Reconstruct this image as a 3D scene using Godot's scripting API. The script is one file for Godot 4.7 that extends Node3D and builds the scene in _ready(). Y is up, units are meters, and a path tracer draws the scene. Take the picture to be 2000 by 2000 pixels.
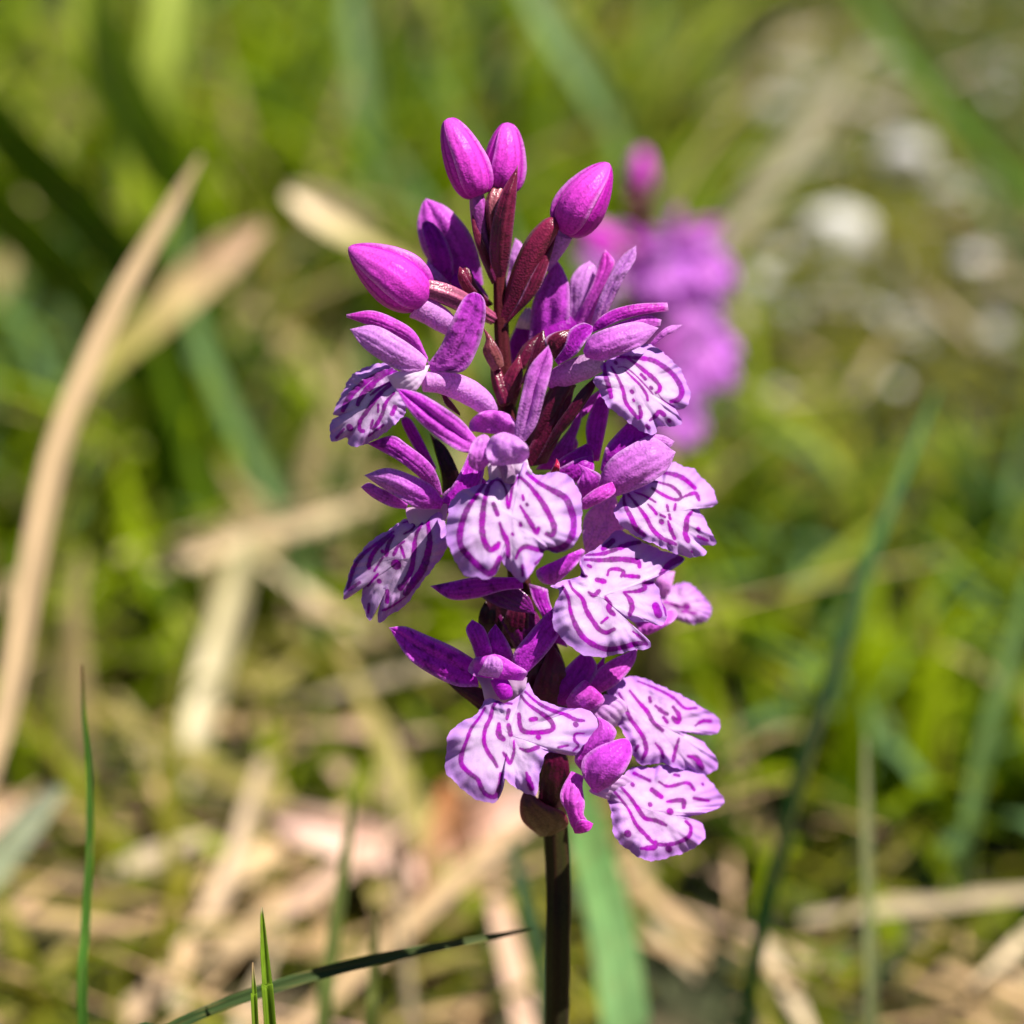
extends Node3D

# ------------------------------------------------------------------ the view
const TILT := 25.0            # the camera looks down by this many degrees
const REACH := 0.152          # metres from the lens to the flower spike
const HALF := 0.25            # tangent of half the field of view
const SPOT := Vector3(0, 0.105, 0)   # the middle of the flower spike, 105 mm above the ground

var eye := Vector3.ZERO
var up_axis := Vector3.UP
var near_axis := Vector3.BACK

# the frame in which a plant is being laid out: millimetres on a sheet that hangs through its stem
var sheet_from := Vector2.ZERO
var sheet_step := 1.0
var grow := 1.0
var move := Vector2.ZERO
var depth := 152.0
var swell := 1.0
var root_at := Vector3.ZERO
var lip_tint := Color(1, 1, 1)

var M := {}
var taken := {}
var rng := RandomNumberGenerator.new()
var noise := FastNoiseLite.new()
var grain: Image

# petal colours (linear)
const STONES := [[1630, 465, 74, 1.1, "largest pale stone in the open patch at the right"], [1765, 300, 56, 1.05, "white stone above the largest pale stone, further right"], [1505, 200, 44, 0.9, "greyish stone at the top of the open patch"], [1850, 380, 46, 1.0, "small white stone at the right of the open patch"], [1570, 130, 38, 0.85, "grey pebble furthest back in the open patch"], [1960, 640, 40, 0.95, "pale pebble at the right edge, lowest of the stones"], [1700, 600, 36, 0.8, "dull pebble just in front of the largest pale stone"], [1480, 560, 40, 0.9, "pale stone left of the largest one, close to the second orchid"]]
const BUD := Color(0.82, 0.065, 0.74)
const BUD_DEEP := Color(0.48, 0.006, 0.44)
const LILAC := Color(0.82, 0.34, 0.95)
const ROSE := Color(0.82, 0.15, 0.88)
const PURPLE := Color(0.64, 0.045, 0.74)
const VIOLET := Color(0.46, 0.02, 0.54)
const MAROON := Color(0.11, 0.005, 0.035)
const MAROON_LIT := Color(0.22, 0.016, 0.06)
const WHITE := Color(0.84, 0.64, 0.88)
const STEM_RED := Color(0.09, 0.010, 0.02)
const STEM_GREEN := Color(0.014, 0.014, 0.005)


func _ready() -> void:
	view_and_light()
	make_materials()
	ground_sheet()
	ground_cover()
	orchid()
	orchid_behind()
	single_blades()
	stones_and_leaves()


func view_and_light() -> void:
	rng.seed = 41
	noise.seed = 7
	noise.frequency = 1.0
	var t := deg_to_rad(TILT)
	near_axis = Vector3(0, sin(t), cos(t))
	up_axis = Vector3(0, cos(t), -sin(t))
	eye = SPOT + near_axis * REACH
	var cam := Camera3D.new()
	cam.name = "camera"
	var lens := CameraAttributesPhysical.new()
	lens.frustum_focal_length = 12.0 / HALF
	lens.frustum_focus_distance = REACH - 0.004
	lens.exposure_aperture = 10.0
	lens.frustum_near = 0.005
	lens.frustum_far = 120.0
	cam.attributes = lens
	add_child(cam)
	cam.fov = rad_to_deg(2.0 * atan(HALF))
	cam.near = 0.005
	cam.far = 120.0
	cam.look_at_from_position(eye, SPOT, Vector3.UP)
	cam.current = true

	var sky_mat := ProceduralSkyMaterial.new()
	sky_mat.sky_top_color = Color(0.42, 0.56, 0.80)
	sky_mat.sky_horizon_color = Color(0.78, 0.84, 0.90)
	sky_mat.sky_curve = 0.18
	sky_mat.sky_energy_multiplier = 0.50
	sky_mat.ground_bottom_color = Color(0.22, 0.24, 0.13)
	sky_mat.ground_horizon_color = Color(0.42, 0.46, 0.34)
	sky_mat.ground_energy_multiplier = 0.5
	var sky := Sky.new()
	sky.sky_material = sky_mat
	var env := Environment.new()
	env.background_mode = Environment.BG_SKY
	env.sky = sky
	env.tonemap_mode = Environment.TONE_MAPPER_LINEAR
	env.tonemap_exposure = 1.88
	env.sdfgi_enabled = true
	env.ssao_enabled = true
	env.ssil_enabled = true
	var we := WorldEnvironment.new()
	we.name = "daylight"
	we.environment = env
	add_child(we)

	var sun := DirectionalLight3D.new()
	sun.name = "sun"
	sun.light_energy = 1.6
	sun.light_color = Color(1.0, 0.97, 0.92)
	sun.light_angular_distance = 0.5
	sun.shadow_enabled = true
	add_child(sun)
	sun.look_at_from_position(Vector3(0.43, 0.87, 0.06), Vector3.ZERO, Vector3.UP)


# ------------------------------------------------------------------ helpers
func numbered(called: String) -> String:
	var n: int = taken.get(called, 0)
	taken[called] = n + 1
	return called if n == 0 else "%s_%03d" % [called, n]


func tag(o: Node, label: String, category := "", group := "", kind := "") -> void:
	if label:
		o.set_meta("label", label)
	if category:
		o.set_meta("category", category)
	if group:
		o.set_meta("group", group)
	if kind:
		o.set_meta("kind", kind)


func base(called: String, at: Vector3, label: String, category: String, group := "") -> Node3D:
	var o := Node3D.new()
	o.name = numbered(called)
	add_child(o)
	o.position = at
	tag(o, label, category, group)
	root_at = at
	return o


func part(called: String, parent: Node3D) -> Node3D:
	var o := Node3D.new()
	var n := 0
	var free := called
	while parent.has_node(free):
		n += 1
		free = "%s_%03d" % [called, n]
	o.name = free
	parent.add_child(o)
	return o


func put(mesh: Mesh, mat: Material, called: String, parent: Node) -> MeshInstance3D:
	var o := MeshInstance3D.new()
	var n := 0
	var free := called
	if parent == self:
		free = numbered(called)
	else:
		while parent.has_node(free):
			n += 1
			free = "%s_%03d" % [called, n]
	o.name = free
	o.mesh = mesh
	o.material_override = mat
	parent.add_child(o)
	return o


func crop(x: float, y: float, step := 0.20704) -> void:
	sheet_from = Vector2(x, y)
	sheet_step = step


func W(px: float, py: float, d: float) -> Vector3:
	return eye + Vector3.RIGHT * ((px - 1000.0) * 0.001 * HALF * d * 0.001) - up_axis * ((py - 1000.0) * 0.001 * HALF * d * 0.001) - near_axis * (d * 0.001)


func spot(q: Vector2, z: float) -> Vector3:
	var p := q * grow + move
	return W(p.x, p.y, depth - z * swell) - root_at


func pts(a: Array) -> PackedVector2Array:
	var out := PackedVector2Array()
	for i in range(0, a.size(), 2):
		out.append(sheet_from + Vector2(a[i], a[i + 1]) * sheet_step)
	return out


func curve(p: PackedVector2Array, n: int, closed := false) -> PackedVector2Array:
	# a smooth line through the points, n even steps long
	var fine := PackedVector2Array()
	var c := p.size()
	var spans := c if closed else c - 1
	for i in spans:
		var a := p[(i - 1 + c) % c] if closed or i > 0 else p[0] * 2.0 - p[1]
		var b := p[i]
		var d := p[(i + 1) % c]
		var e := p[(i + 2) % c] if closed or i + 2 < c else p[c - 1] * 2.0 - p[c - 2]
		for k in 10:
			fine.append(b.cubic_interpolate(d, a, e, k / 10.0))
	fine.append(p[0] if closed else p[c - 1])
	var at := PackedFloat32Array([0.0])
	for i in range(1, fine.size()):
		at.append(at[i - 1] + fine[i].distance_to(fine[i - 1]))
	var total := at[at.size() - 1]
	var out := PackedVector2Array()
	var k := 0
	for i in n + 1:
		var want := total * i / n
		while k < at.size() - 2 and at[k + 1] < want:
			k += 1
		var w := (want - at[k]) / maxf(at[k + 1] - at[k], 1e-6)
		out.append(fine[k].lerp(fine[k + 1], clampf(w, 0, 1)))
	if closed:
		out.remove_at(n)
	return out


func mesh_of(v: PackedVector3Array, idx: PackedInt32Array, col: PackedColorArray, uv := PackedVector2Array()) -> ArrayMesh:
	var nor := PackedVector3Array()
	nor.resize(v.size())
	for i in range(0, idx.size(), 3):
		var a := v[idx[i]]
		var n := (v[idx[i + 2]] - a).cross(v[idx[i + 1]] - a) * 1e6
		for k in 3:
			nor[idx[i + k]] += n
	for i in nor.size():
		var l := nor[i].length()
		nor[i] = nor[i] / l if l > 1e-12 else near_axis
	var a2 := []
	a2.resize(Mesh.ARRAY_MAX)
	a2[Mesh.ARRAY_VERTEX] = v
	a2[Mesh.ARRAY_NORMAL] = nor
	a2[Mesh.ARRAY_INDEX] = idx
	if col.size():
		a2[Mesh.ARRAY_COLOR] = col
	if uv.size():
		a2[Mesh.ARRAY_TEX_UV] = uv
	var m := ArrayMesh.new()
	m.add_surface_from_arrays(Mesh.PRIMITIVE_TRIANGLES, a2)
	return m


# two skins round a middle sheet of rows x columns points; loops closed sideways when ring is true
func skins(mid: PackedVector3Array, thick: PackedFloat32Array, col: PackedColorArray, rows: int, cols: int, ring := false, uv := PackedVector2Array()) -> ArrayMesh:
	var nor := PackedVector3Array()
	nor.resize(mid.size())
	var quads := []
	for i in rows - 1:
		for j in (cols if ring else cols - 1):
			var a := i * cols + j
			var b := i * cols + (j + 1) % cols
			quads.append([a, b, b + cols, a + cols])
	for q in quads:
		var n := (mid[q[2]] - mid[q[0]]).cross(mid[q[3]] - mid[q[1]]) * 1e6
		for k in 4:
			nor[q[k]] += n
	var v := PackedVector3Array()
	var c := PackedColorArray()
	var u := PackedVector2Array()
	for side in [1.0, -1.0]:
		for i in mid.size():
			var l := nor[i].length()
			var n := nor[i] / l if l > 1e-12 else near_axis
			v.append(mid[i] + n * thick[i] * 0.0005 * side)
		c.append_array(col)
		u.append_array(uv)
	var idx := PackedInt32Array()
	var half := mid.size()
	for q in quads:
		idx.append_array(PackedInt32Array([q[0], q[2], q[1], q[0], q[3], q[2]]))
		idx.append_array(PackedInt32Array([q[0] + half, q[1] + half, q[2] + half, q[0] + half, q[2] + half, q[3] + half]))
	return mesh_of(v, idx, c, u)


# A petal, sepal or bract between its two edges, both drawn from base to tip.
# z0 and z1: how far base and tip stand towards the viewer; arch lifts the middle of its length, cup the middle of its width (share of the width), roll one edge over the other
func petal(called: String, parent: Node3D, left: Array, right: Array, z0: float, z1: float, c0: Color, c1: Color, o := {}) -> MeshInstance3D:
	var rows := 37
	var cols := 19
	var l := curve(pts(left), rows - 1)
	var r := curve(pts(right), rows - 1)
	var arch: float = o.get("arch", 0.6)
	var cup: float = o.get("cup", 0.25)
	var roll: float = o.get("roll", 0.0)
	var keel: float = o.get("keel", 0.0)
	var thick: float = o.get("thick", 0.17)
	var wave: float = o.get("wave", 0.0 if o.get("look", "") == "throat" else 0.16)
	var blotch: float = o.get("blotch", 0.25)
	var rim: float = o.get("rim", 0.6)
	var vein: float = o.get("vein", 0.5 if o.get("look", "") == "bract" else 0.32)
	var key := l[0].x * 0.37 + l[0].y * 0.11
	var mid := PackedVector3Array()
	var th := PackedFloat32Array()
	var col := PackedColorArray()
	for i in rows:
		var s := i / float(rows - 1)
		var wide := l[i].distance_to(r[i]) / 26.3
		for j in cols:
			var v := 2.0 * j / (cols - 1.0) - 1.0
			var q := l[i].lerp(r[i], (v + 1.0) * 0.5)
			var z := lerpf(z0, z1, s) + arch * sin(PI * s) + 0.60 * cup * wide * (0.4 * (1.0 - v * v) + 0.6 * (0.5 + 0.5 * cos(PI * v)) + 0.10 * sin(PI * v)) + roll * v
			z -= keel * wide * exp(-v * v * 30.0) * smoothstep(0.0, 0.25, s)
			z += 0.02 * wide * cos(v * 14.0) * sin(PI * s)
			z += wave * wide * 0.45 * pow(absf(v), 2.0) * sin(s * 9.0 + key + v * 2.0)
			z += 0.10 * noise.get_noise_2d(q.x * 0.03 + key, q.y * 0.03)
			mid.append(spot(q, z))
			th.append(thick * swell * sqrt(maxf(0.0, 1.0 - pow(absf(v), 5.0))) * (1.0 - 0.8 * pow(s, 6.0)))
			var c := c0.lerp(c1, s)
			var lines := pow(0.5 + 0.5 * cos(v * 14.0 + 0.8 * sin(s * 5.0 + key)), 6.0) * (1.0 - absf(v) * 0.5)
			c = c * (1.0 - vein * lines * smoothstep(0.05, 0.3, s))
			var b := noise.get_noise_2d(q.x * 0.045 + 31.0, q.y * 0.045 + key)
			c = c * (1.0 - blotch * smoothstep(0.12, 0.5, b))
			var edge := smoothstep(0.72, 1.0, maxf(absf(v), (s - 0.1) / 0.9 * smoothstep(0.8, 1.0, s)))
			c = c.lerp(o.get("rim_color", LILAC.lerp(WHITE, 0.4)), rim * edge)
			c.a = 1.0
			col.append(c)
	return put(skins(mid, th, col, rows, cols), M[o.get("look", "petal")], called, parent)


# A stalk, spur or ovary: points x, y, z (towards the viewer) and radius, all but z on the sheet
func tube(called: String, parent: Node3D, a: Array, c0: Color, c1: Color, ribs := 0.0, look := "petal", cap := true) -> MeshInstance3D:
	var flat := PackedVector2Array()
	var zr := PackedVector2Array()
	for i in range(0, a.size(), 4):
		flat.append(sheet_from + Vector2(a[i], a[i + 1]) * sheet_step)
		zr.append(Vector2(a[i + 2], a[i + 3] * sheet_step * grow / 1000.0 * HALF * depth))
	var rows := 40
	var sides := 28
	var line := PackedVector3Array()
	var rad := PackedFloat32Array()
	var spans := flat.size() - 1
	for i in rows:
		var f := i / float(rows - 1) * spans
		var k := mini(int(f), spans - 1)
		var w := f - k
		var before := flat[k - 1] if k > 0 else flat[0] * 2.0 - flat[1]
		var after := flat[k + 2] if k + 2 < flat.size() else flat[k + 1] * 2.0 - flat[k]
		var zb := zr[k - 1] if k > 0 else zr[0] * 2.0 - zr[1]
		var za := zr[k + 2] if k + 2 < zr.size() else zr[k + 1] * 2.0 - zr[k]
		var q := flat[k].cubic_interpolate(flat[k + 1], before, after, w)
		var m := zr[k].cubic_interpolate(zr[k + 1], zb, za, w)
		line.append(spot(q, m.x))
		rad.append(maxf(m.y, 0.02))
	var v := PackedVector3Array()
	var col := PackedColorArray()
	var idx := PackedInt32Array()
	var side := Vector3.RIGHT
	for i in rows:
		var s := i / float(rows - 1)
		var along := (line[mini(i + 1, rows - 1)] - line[maxi(i - 1, 0)]).normalized()
		side = (side - along * side.dot(along)).normalized()
		var other := along.cross(side)
		for j in sides:
			var p := TAU * j / sides
			var r := rad[i] * 0.001 * (1.0 + ribs * cos(p * 6.0 + s * 2.5) + 0.03 * noise.get_noise_2d(p * 2.0, s * 9.0 + rad[i] * 5.0))
			if cap:
				r *= sqrt(maxf(0.0, 1.0 - pow(maxf(0.0, (s - 0.9) / 0.1), 2.0))) * 0.98 + 0.02
			v.append(line[i] + (side * cos(p) + other * sin(p)) * r)
			var c := c0.lerp(c1, s)
			c = c * (1.0 + ribs * 3.0 * cos(p * 6.0 + s * 2.5)) * (1.0 + 0.25 * noise.get_noise_2d(p * 1.5 + line[i].x * 3000.0, s * 14.0))
			if look == "stem":
				c = c.lerp(Color(0.035, 0.040, 0.012), clampf(0.5 + 1.3 * noise.get_noise_2d(p * 2.2, s * 3.0 + 40.0), 0.0, 1.0) * smoothstep(0.45, 0.8, s))
			c.a = 1.0
			col.append(c)
	for i in rows - 1:
		for j in sides:
			var a0 := i * sides + j
			var b0 := i * sides + (j + 1) % sides
			idx.append_array(PackedInt32Array([a0, b0, b0 + sides, a0, b0 + sides, a0 + sides]))
	for e in 2:
		var first := 0 if e == 0 else (rows - 1) * sides
		var at := v.size()
		v.append(line[0 if e == 0 else rows - 1])
		col.append(c0 if e == 0 else c1)
		for j in sides:
			var j2 := (j + 1) % sides
			idx.append_array(PackedInt32Array([at, first + j2, first + j] if e == 0 else [at, first + j, first + j2]))
	return put(mesh_of(v, idx, col), M[look], called, parent)


# A closed bud: three sepals wrapped over each other, from base to tip
func bud_body(called: String, parent: Node3D, from: Array, to: Array, z0: float, z1: float, wide: float, turn: float, way := 1.0, blunt := 0.45) -> MeshInstance3D:
	var a := pts(from)[0]
	var b := pts(to)[0]
	var start := spot(a, z0)
	var end := spot(b, z1)
	var along := (end - start).normalized()
	var side := (Vector3.RIGHT - along * along.x).normalized()
	var other := along.cross(side)
	var size := start.distance_to(end)
	var w := wide * sheet_step * grow * 0.000001 * HALF * depth
	var rows := 64
	var sides := 144
	var v := PackedVector3Array()
	var col := PackedColorArray()
	var idx := PackedInt32Array()
	for i in rows:
		var s := i / float(rows - 1)
		var prof := pow(sin(PI * pow(s, 0.72)), blunt) * (1.0 - 0.16 * s)
		if i == 0 or i == rows - 1:
			prof = 0.0
		for j in sides:
			var p := TAU * j / sides
			var lap := fposmod(way * (p - turn) / TAU * 3.0 + 0.12 * sin(s * 3.0), 1.0)
			# each sepal rises towards the edge that laps over its neighbour, then drops
			var r := prof * w * (0.90 + 0.19 * smoothstep(0.05, 0.88, lap) * smoothstep(1.0, 0.93, lap) + 0.045 * sin(lap * PI) - 0.05 * exp(-pow(lap / 0.05, 2.0)))
			var ridge := 0.012 * cos(lap * 30.0) * sin(PI * s)
			r *= 1.0 + ridge + 0.02 * noise.get_noise_3d(p * 2.0, s * 6.0, turn)
			var bend := 0.10 * size * sin(PI * s)
			v.append(start + along * size * s + (side * cos(p) + other * sin(p)) * r + near_axis * bend * 0.5)
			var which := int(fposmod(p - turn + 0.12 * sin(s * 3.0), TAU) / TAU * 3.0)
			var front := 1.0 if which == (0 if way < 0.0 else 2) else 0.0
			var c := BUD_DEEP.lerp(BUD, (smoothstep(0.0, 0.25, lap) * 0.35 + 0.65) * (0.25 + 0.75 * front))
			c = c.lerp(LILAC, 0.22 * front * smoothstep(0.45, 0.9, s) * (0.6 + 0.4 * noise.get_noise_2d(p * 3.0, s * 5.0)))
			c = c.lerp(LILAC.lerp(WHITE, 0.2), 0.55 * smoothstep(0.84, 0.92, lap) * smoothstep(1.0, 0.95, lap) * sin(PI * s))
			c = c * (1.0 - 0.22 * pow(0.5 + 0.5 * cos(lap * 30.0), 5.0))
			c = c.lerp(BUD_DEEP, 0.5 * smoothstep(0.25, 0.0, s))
			c.a = 1.0
			col.append(c)
	for i in rows - 1:
		for j in sides:
			var a0 := i * sides + j
			var b0 := i * sides + (j + 1) % sides
			idx.append_array(PackedInt32Array([a0, b0, b0 + sides, a0, b0 + sides, a0 + sides]))
	return put(mesh_of(v, idx, col), M["bud"], called, parent)


# The marked lower lip of a flower: its outline, a point from which all of the edge is in sight, how it hangs, and its stripes as [width, x, y, x, y ...]
func lip(parent: Node3D, rim: Array, middle: Array, z: float, tilt: Vector2, dome: float, marks: Array, o := {}) -> MeshInstance3D:
	var count := 168
	var rings := 30
	var edge := curve(pts(rim), count, true)
	var c := pts(middle)[0]
	var lo := edge[0]
	var hi := edge[0]
	for q in edge:
		lo = lo.min(q)
		hi = hi.max(q)
	lo -= Vector2(4, 4)
	hi += Vector2(4, 4)
	var ruffle: float = o.get("ruffle", 0.35)
	var ridge: float = o.get("ridge", 0.0)
	var tint: Color = o.get("tint", Color(1, 1, 1)) * lip_tint
	var axis: Vector2 = o.get("axis", Vector2(0, 1))
	var key := c.x * 0.13 + c.y * 0.07
	var mid := PackedVector3Array()
	var th := PackedFloat32Array()
	var col := PackedColorArray()
	var uv := PackedVector2Array()
	var size := (hi - lo).length() * 0.5
	for i in rings:
		var r := pow(i / float(rings - 1), 0.8)
		for j in count:
			var e := edge[j]
			var turn := TAU * j / count
			# the edge is finely scalloped
			var out := (e - c).normalized()
			e += out * (0.9 * sin(j * 0.9 + key) + 0.8 * sin(j * 1.9 + key * 2.0)) * smoothstep(0.85, 1.0, r)
			var q := c.lerp(e, r)
			var d := (q - c) / 26.3
			var far := (q - c).length() / size
			var across := absf((q - c).dot(axis.orthogonal())) / size
			var h := z + tilt.x * d.x + tilt.y * d.y - dome * far * far - ridge * across
			h += 1.5 * ruffle * pow(r, 3.0) * (sin(turn * 7.0 + key) * 0.5 + sin(turn * 12.0 + key * 3.0) * 0.35)
			h -= 0.45 * smoothstep(0.74, 1.0, r) + 0.35 * exp(-across * across * 60.0) * r * (1.0 - r) * 3.0
			h += 0.10 * smoothstep(0.5, 1.0, r) * sin(turn * 31.0 + key * 5.0 + 2.0 * sin(turn * 5.0)) 
			h += 0.14 * noise.get_noise_2d(q.x * 0.02 + key, q.y * 0.02)
			mid.append(spot(q, h))
			th.append(0.08 * swell * sqrt(maxf(0.0, 1.0 - pow(r, 10.0))))
			var k := tint.lerp(Color(0.80, 0.52, 0.97) * tint, 0.9 * smoothstep(0.55, 0.98, r))
			k.a = 1.0
			col.append(k)
			uv.append((q - lo) / (hi - lo))
	var m: StandardMaterial3D = M["lip"].duplicate()
	m.albedo_texture = stripes(lo, hi, marks, o.get("stain", 0.0))
	m.heightmap_texture = M["lip"].heightmap_texture
	return put(skins(mid, th, col, rings, count, true, uv), m, "lip", parent)


func stripes(lo: Vector2, hi: Vector2, marks: Array, stain: float) -> ImageTexture:
	var k := 1.15
	var w := int((hi.x - lo.x) * k)
	var h := int((hi.y - lo.y) * k)
	var ink := PackedFloat32Array()
	ink.resize(w * h)
	for mark in marks:
		var width: float = mark[0] * sheet_step * 0.51 * k
		var raw := pts(mark.slice(1))
		for i in raw.size():
			raw[i] = (raw[i] - lo) * k
		if raw.size() == 1:
			raw.append(raw[0] + Vector2(1.5, 2.0))
		var n := maxi(2, int(raw.size() * 5))
		var line := curve(raw, n)
		for i in line.size() - 1:
			var s := i / float(line.size() - 1)
			var taper := 1.0 if raw.size() <= 2 else 0.62 + 0.45 * smoothstep(0.0, 0.45, s) - 0.2 * smoothstep(0.85, 1.0, s)
			var a := line[i]
			var b := line[i + 1]
			var hw := width * taper * (1.0 + 0.35 * noise.get_noise_2d(a.x * 0.12, a.y * 0.12))
			var x0 := maxi(0, int(minf(a.x, b.x) - hw - 8.0))
			var x1 := mini(w - 1, int(maxf(a.x, b.x) + hw + 9.0))
			var y0 := maxi(0, int(minf(a.y, b.y) - hw - 8.0))
			var y1 := mini(h - 1, int(maxf(a.y, b.y) + hw + 9.0))
			for y in range(y0, y1 + 1):
				for x in range(x0, x1 + 1):
					var p := Vector2(x, y)
					var near := Geometry2D.get_closest_point_to_segment(p, a, b)
					var ragged := hw + 0.8 * noise.get_noise_2d(x * 0.6, y * 0.6)
					var away := p.distance_to(near)
					var f := 1.0 - smoothstep(ragged - 1.4, ragged + 1.5, away)
					f = clampf(maxf(f, 0.20 * (1.0 - smoothstep(ragged, ragged + 6.5, away))), 0.0, 1.0)
					if f > ink[y * w + x]:
						ink[y * w + x] = f
	var light := Color(0.74, 0.57, 0.84)
	var wash := Color(0.56, 0.27, 0.66)
	var deep := Color(0.30, 0.003, 0.34)
	var data := PackedByteArray()
	data.resize(w * h * 3)
	for y in h:
		for x in w:
			var n1 := noise.get_noise_2d(x * 0.022 + lo.x, y * 0.022 + lo.y)
			var n2 := noise.get_noise_2d(x * 0.36, y * 0.36 + lo.x) + 0.7 * pow(maxf(0.0, noise.get_noise_2d(x * 0.5 + 50.0, y * 0.5)), 2.0)
			var c := light.lerp(wash, clampf(stain + 0.35 * n1 + 0.14, 0.0, 1.0))
			var f := ink[y * w + x]
			c = c.lerp(deep * (1.0 + 0.9 * n1 + 0.5 * noise.get_noise_2d(x * 0.11, y * 0.11 + lo.y)), f * (0.95 + 0.1 * n1))
			c = (c * (1.0 + 0.30 * n2)).clamp()
			c = c.linear_to_srgb()
			var at := (y * w + x) * 3
			data[at] = int(c.r * 255.0)
			data[at + 1] = int(c.g * 255.0)
			data[at + 2] = int(c.b * 255.0)
	return ImageTexture.create_from_image(Image.create_from_data(w, h, false, Image.FORMAT_RGB8, data))


# ------------------------------------------------------------------ materials
func make_materials() -> void:
	var cells := FastNoiseLite.new()
	cells.seed = 3
	cells.noise_type = FastNoiseLite.TYPE_CELLULAR
	cells.cellular_return_type = FastNoiseLite.RETURN_DISTANCE
	cells.frequency = 0.13
	var soft := FastNoiseLite.new()
	soft.seed = 5
	soft.frequency = 0.02
	soft.fractal_octaves = 4
	var bumps := cells.get_seamless_image(512, 512)
	var cloud := soft.get_seamless_image(512, 512)
	var bump_tex := ImageTexture.create_from_image(bumps)
	grain = Image.create(512, 512, false, Image.FORMAT_RGB8)
	for y in 512:
		for x in 512:
			var b := bumps.get_pixel(x, y).r
			var g := 0.70 + 0.50 * pow(1.0 - b, 1.3) - 0.12 * cloud.get_pixel(x, y).r + 0.08
			grain.set_pixel(x, y, Color(g, g, g).clamp())
	var grain_tex := ImageTexture.create_from_image(grain)

	for row in [["petal", 0.33, 0.006, 0.85], ["bud", 0.36, 0.004, 0.4], ["bract", 0.30, 0.006, 0.15], ["stem", 0.45, 0.004, 0.0]]:
		var m := StandardMaterial3D.new()
		m.resource_name = row[0]
		m.vertex_color_use_as_albedo = true
		m.roughness = row[1]
		m.metallic_specular = 0.45 if row[0] == "bract" else 0.24
		m.uv1_triplanar = true
		m.uv1_scale = Vector3.ONE * 80.0
		m.albedo_texture = grain_tex
		m.heightmap_enabled = true
		m.heightmap_scale = row[2]
		m.heightmap_texture = bump_tex
		m.rim_enabled = true
		m.rim = 0.06
		m.rim_tint = 0.5
		m.cull_mode = BaseMaterial3D.CULL_DISABLED
		if row[3] > 0.0:
			m.backlight_enabled = true
			m.backlight = Color(row[3], row[3], row[3]).linear_to_srgb()
		M[row[0]] = m
	var l := StandardMaterial3D.new()
	l.resource_name = "lip"
	l.vertex_color_use_as_albedo = true
	l.roughness = 0.5
	l.metallic_specular = 0.16
	l.heightmap_enabled = true
	l.heightmap_scale = 0.0005
	l.heightmap_texture = bump_tex
	l.rim_enabled = true
	l.rim = 0.06
	l.backlight_enabled = true
	l.backlight = Color(0.75, 0.55, 0.75).linear_to_srgb()
	l.cull_mode = BaseMaterial3D.CULL_DISABLED
	M["lip"] = l
	var t := StandardMaterial3D.new()
	t.resource_name = "throat"
	t.vertex_color_use_as_albedo = true
	t.roughness = 0.5
	t.metallic_specular = 0.2
	t.backlight_enabled = true
	t.backlight = Color(0.8, 0.8, 0.8).linear_to_srgb()
	t.cull_mode = BaseMaterial3D.CULL_DISABLED
	M["throat"] = t

	var g := StandardMaterial3D.new()
	g.resource_name = "grass"
	g.vertex_color_use_as_albedo = true
	g.roughness = 0.42
	g.metallic_specular = 0.13
	g.backlight_enabled = true
	g.backlight = Color(0.58, 0.62, 0.22).linear_to_srgb()
	g.cull_mode = BaseMaterial3D.CULL_DISABLED
	M["grass"] = g
	var d := StandardMaterial3D.new()
	d.resource_name = "straw"
	d.vertex_color_use_as_albedo = true
	d.roughness = 0.55
	d.metallic_specular = 0.4
	d.backlight_enabled = true
	d.backlight = Color(0.3, 0.28, 0.22).linear_to_srgb()
	d.cull_mode = BaseMaterial3D.CULL_DISABLED
	M["straw"] = d

	var e := StandardMaterial3D.new()
	e.resource_name = "soil"
	e.vertex_color_use_as_albedo = true
	e.roughness = 0.95
	e.uv1_triplanar = true
	e.uv1_world_triplanar = true
	e.uv1_scale = Vector3.ONE * 14.0
	e.albedo_texture = grain_tex
	e.heightmap_enabled = true
	e.heightmap_scale = 0.3
	e.heightmap_texture = ImageTexture.create_from_image(cloud)
	M["soil"] = e
	var p := StandardMaterial3D.new()
	p.resource_name = "stone"
	p.vertex_color_use_as_albedo = true
	p.roughness = 0.85
	p.uv1_triplanar = true
	p.uv1_scale = Vector3.ONE * 40.0
	p.albedo_texture = grain_tex
	p.heightmap_enabled = true
	p.heightmap_scale = 0.06
	p.heightmap_texture = ImageTexture.create_from_image(cloud)
	M["stone"] = p


# ------------------------------------------------------------------ ground
func on_ground(px: float, py: float, high: float) -> Vector3:
	var go := W(px, py, 400.0) - eye
	return eye + go * ((eye.y - high * 0.001) / -go.y)


func lie(x: float, z: float) -> float:
	return 0.006 * noise.get_noise_2d(x * 9.0, z * 9.0) + 0.003 * noise.get_noise_2d(x * 31.0, z * 31.0) + 0.35 * noise.get_noise_2d(x * 0.09 + 5.0, z * 0.09) * smoothstep(2.0, 25.0, Vector2(x, z).length())


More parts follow.
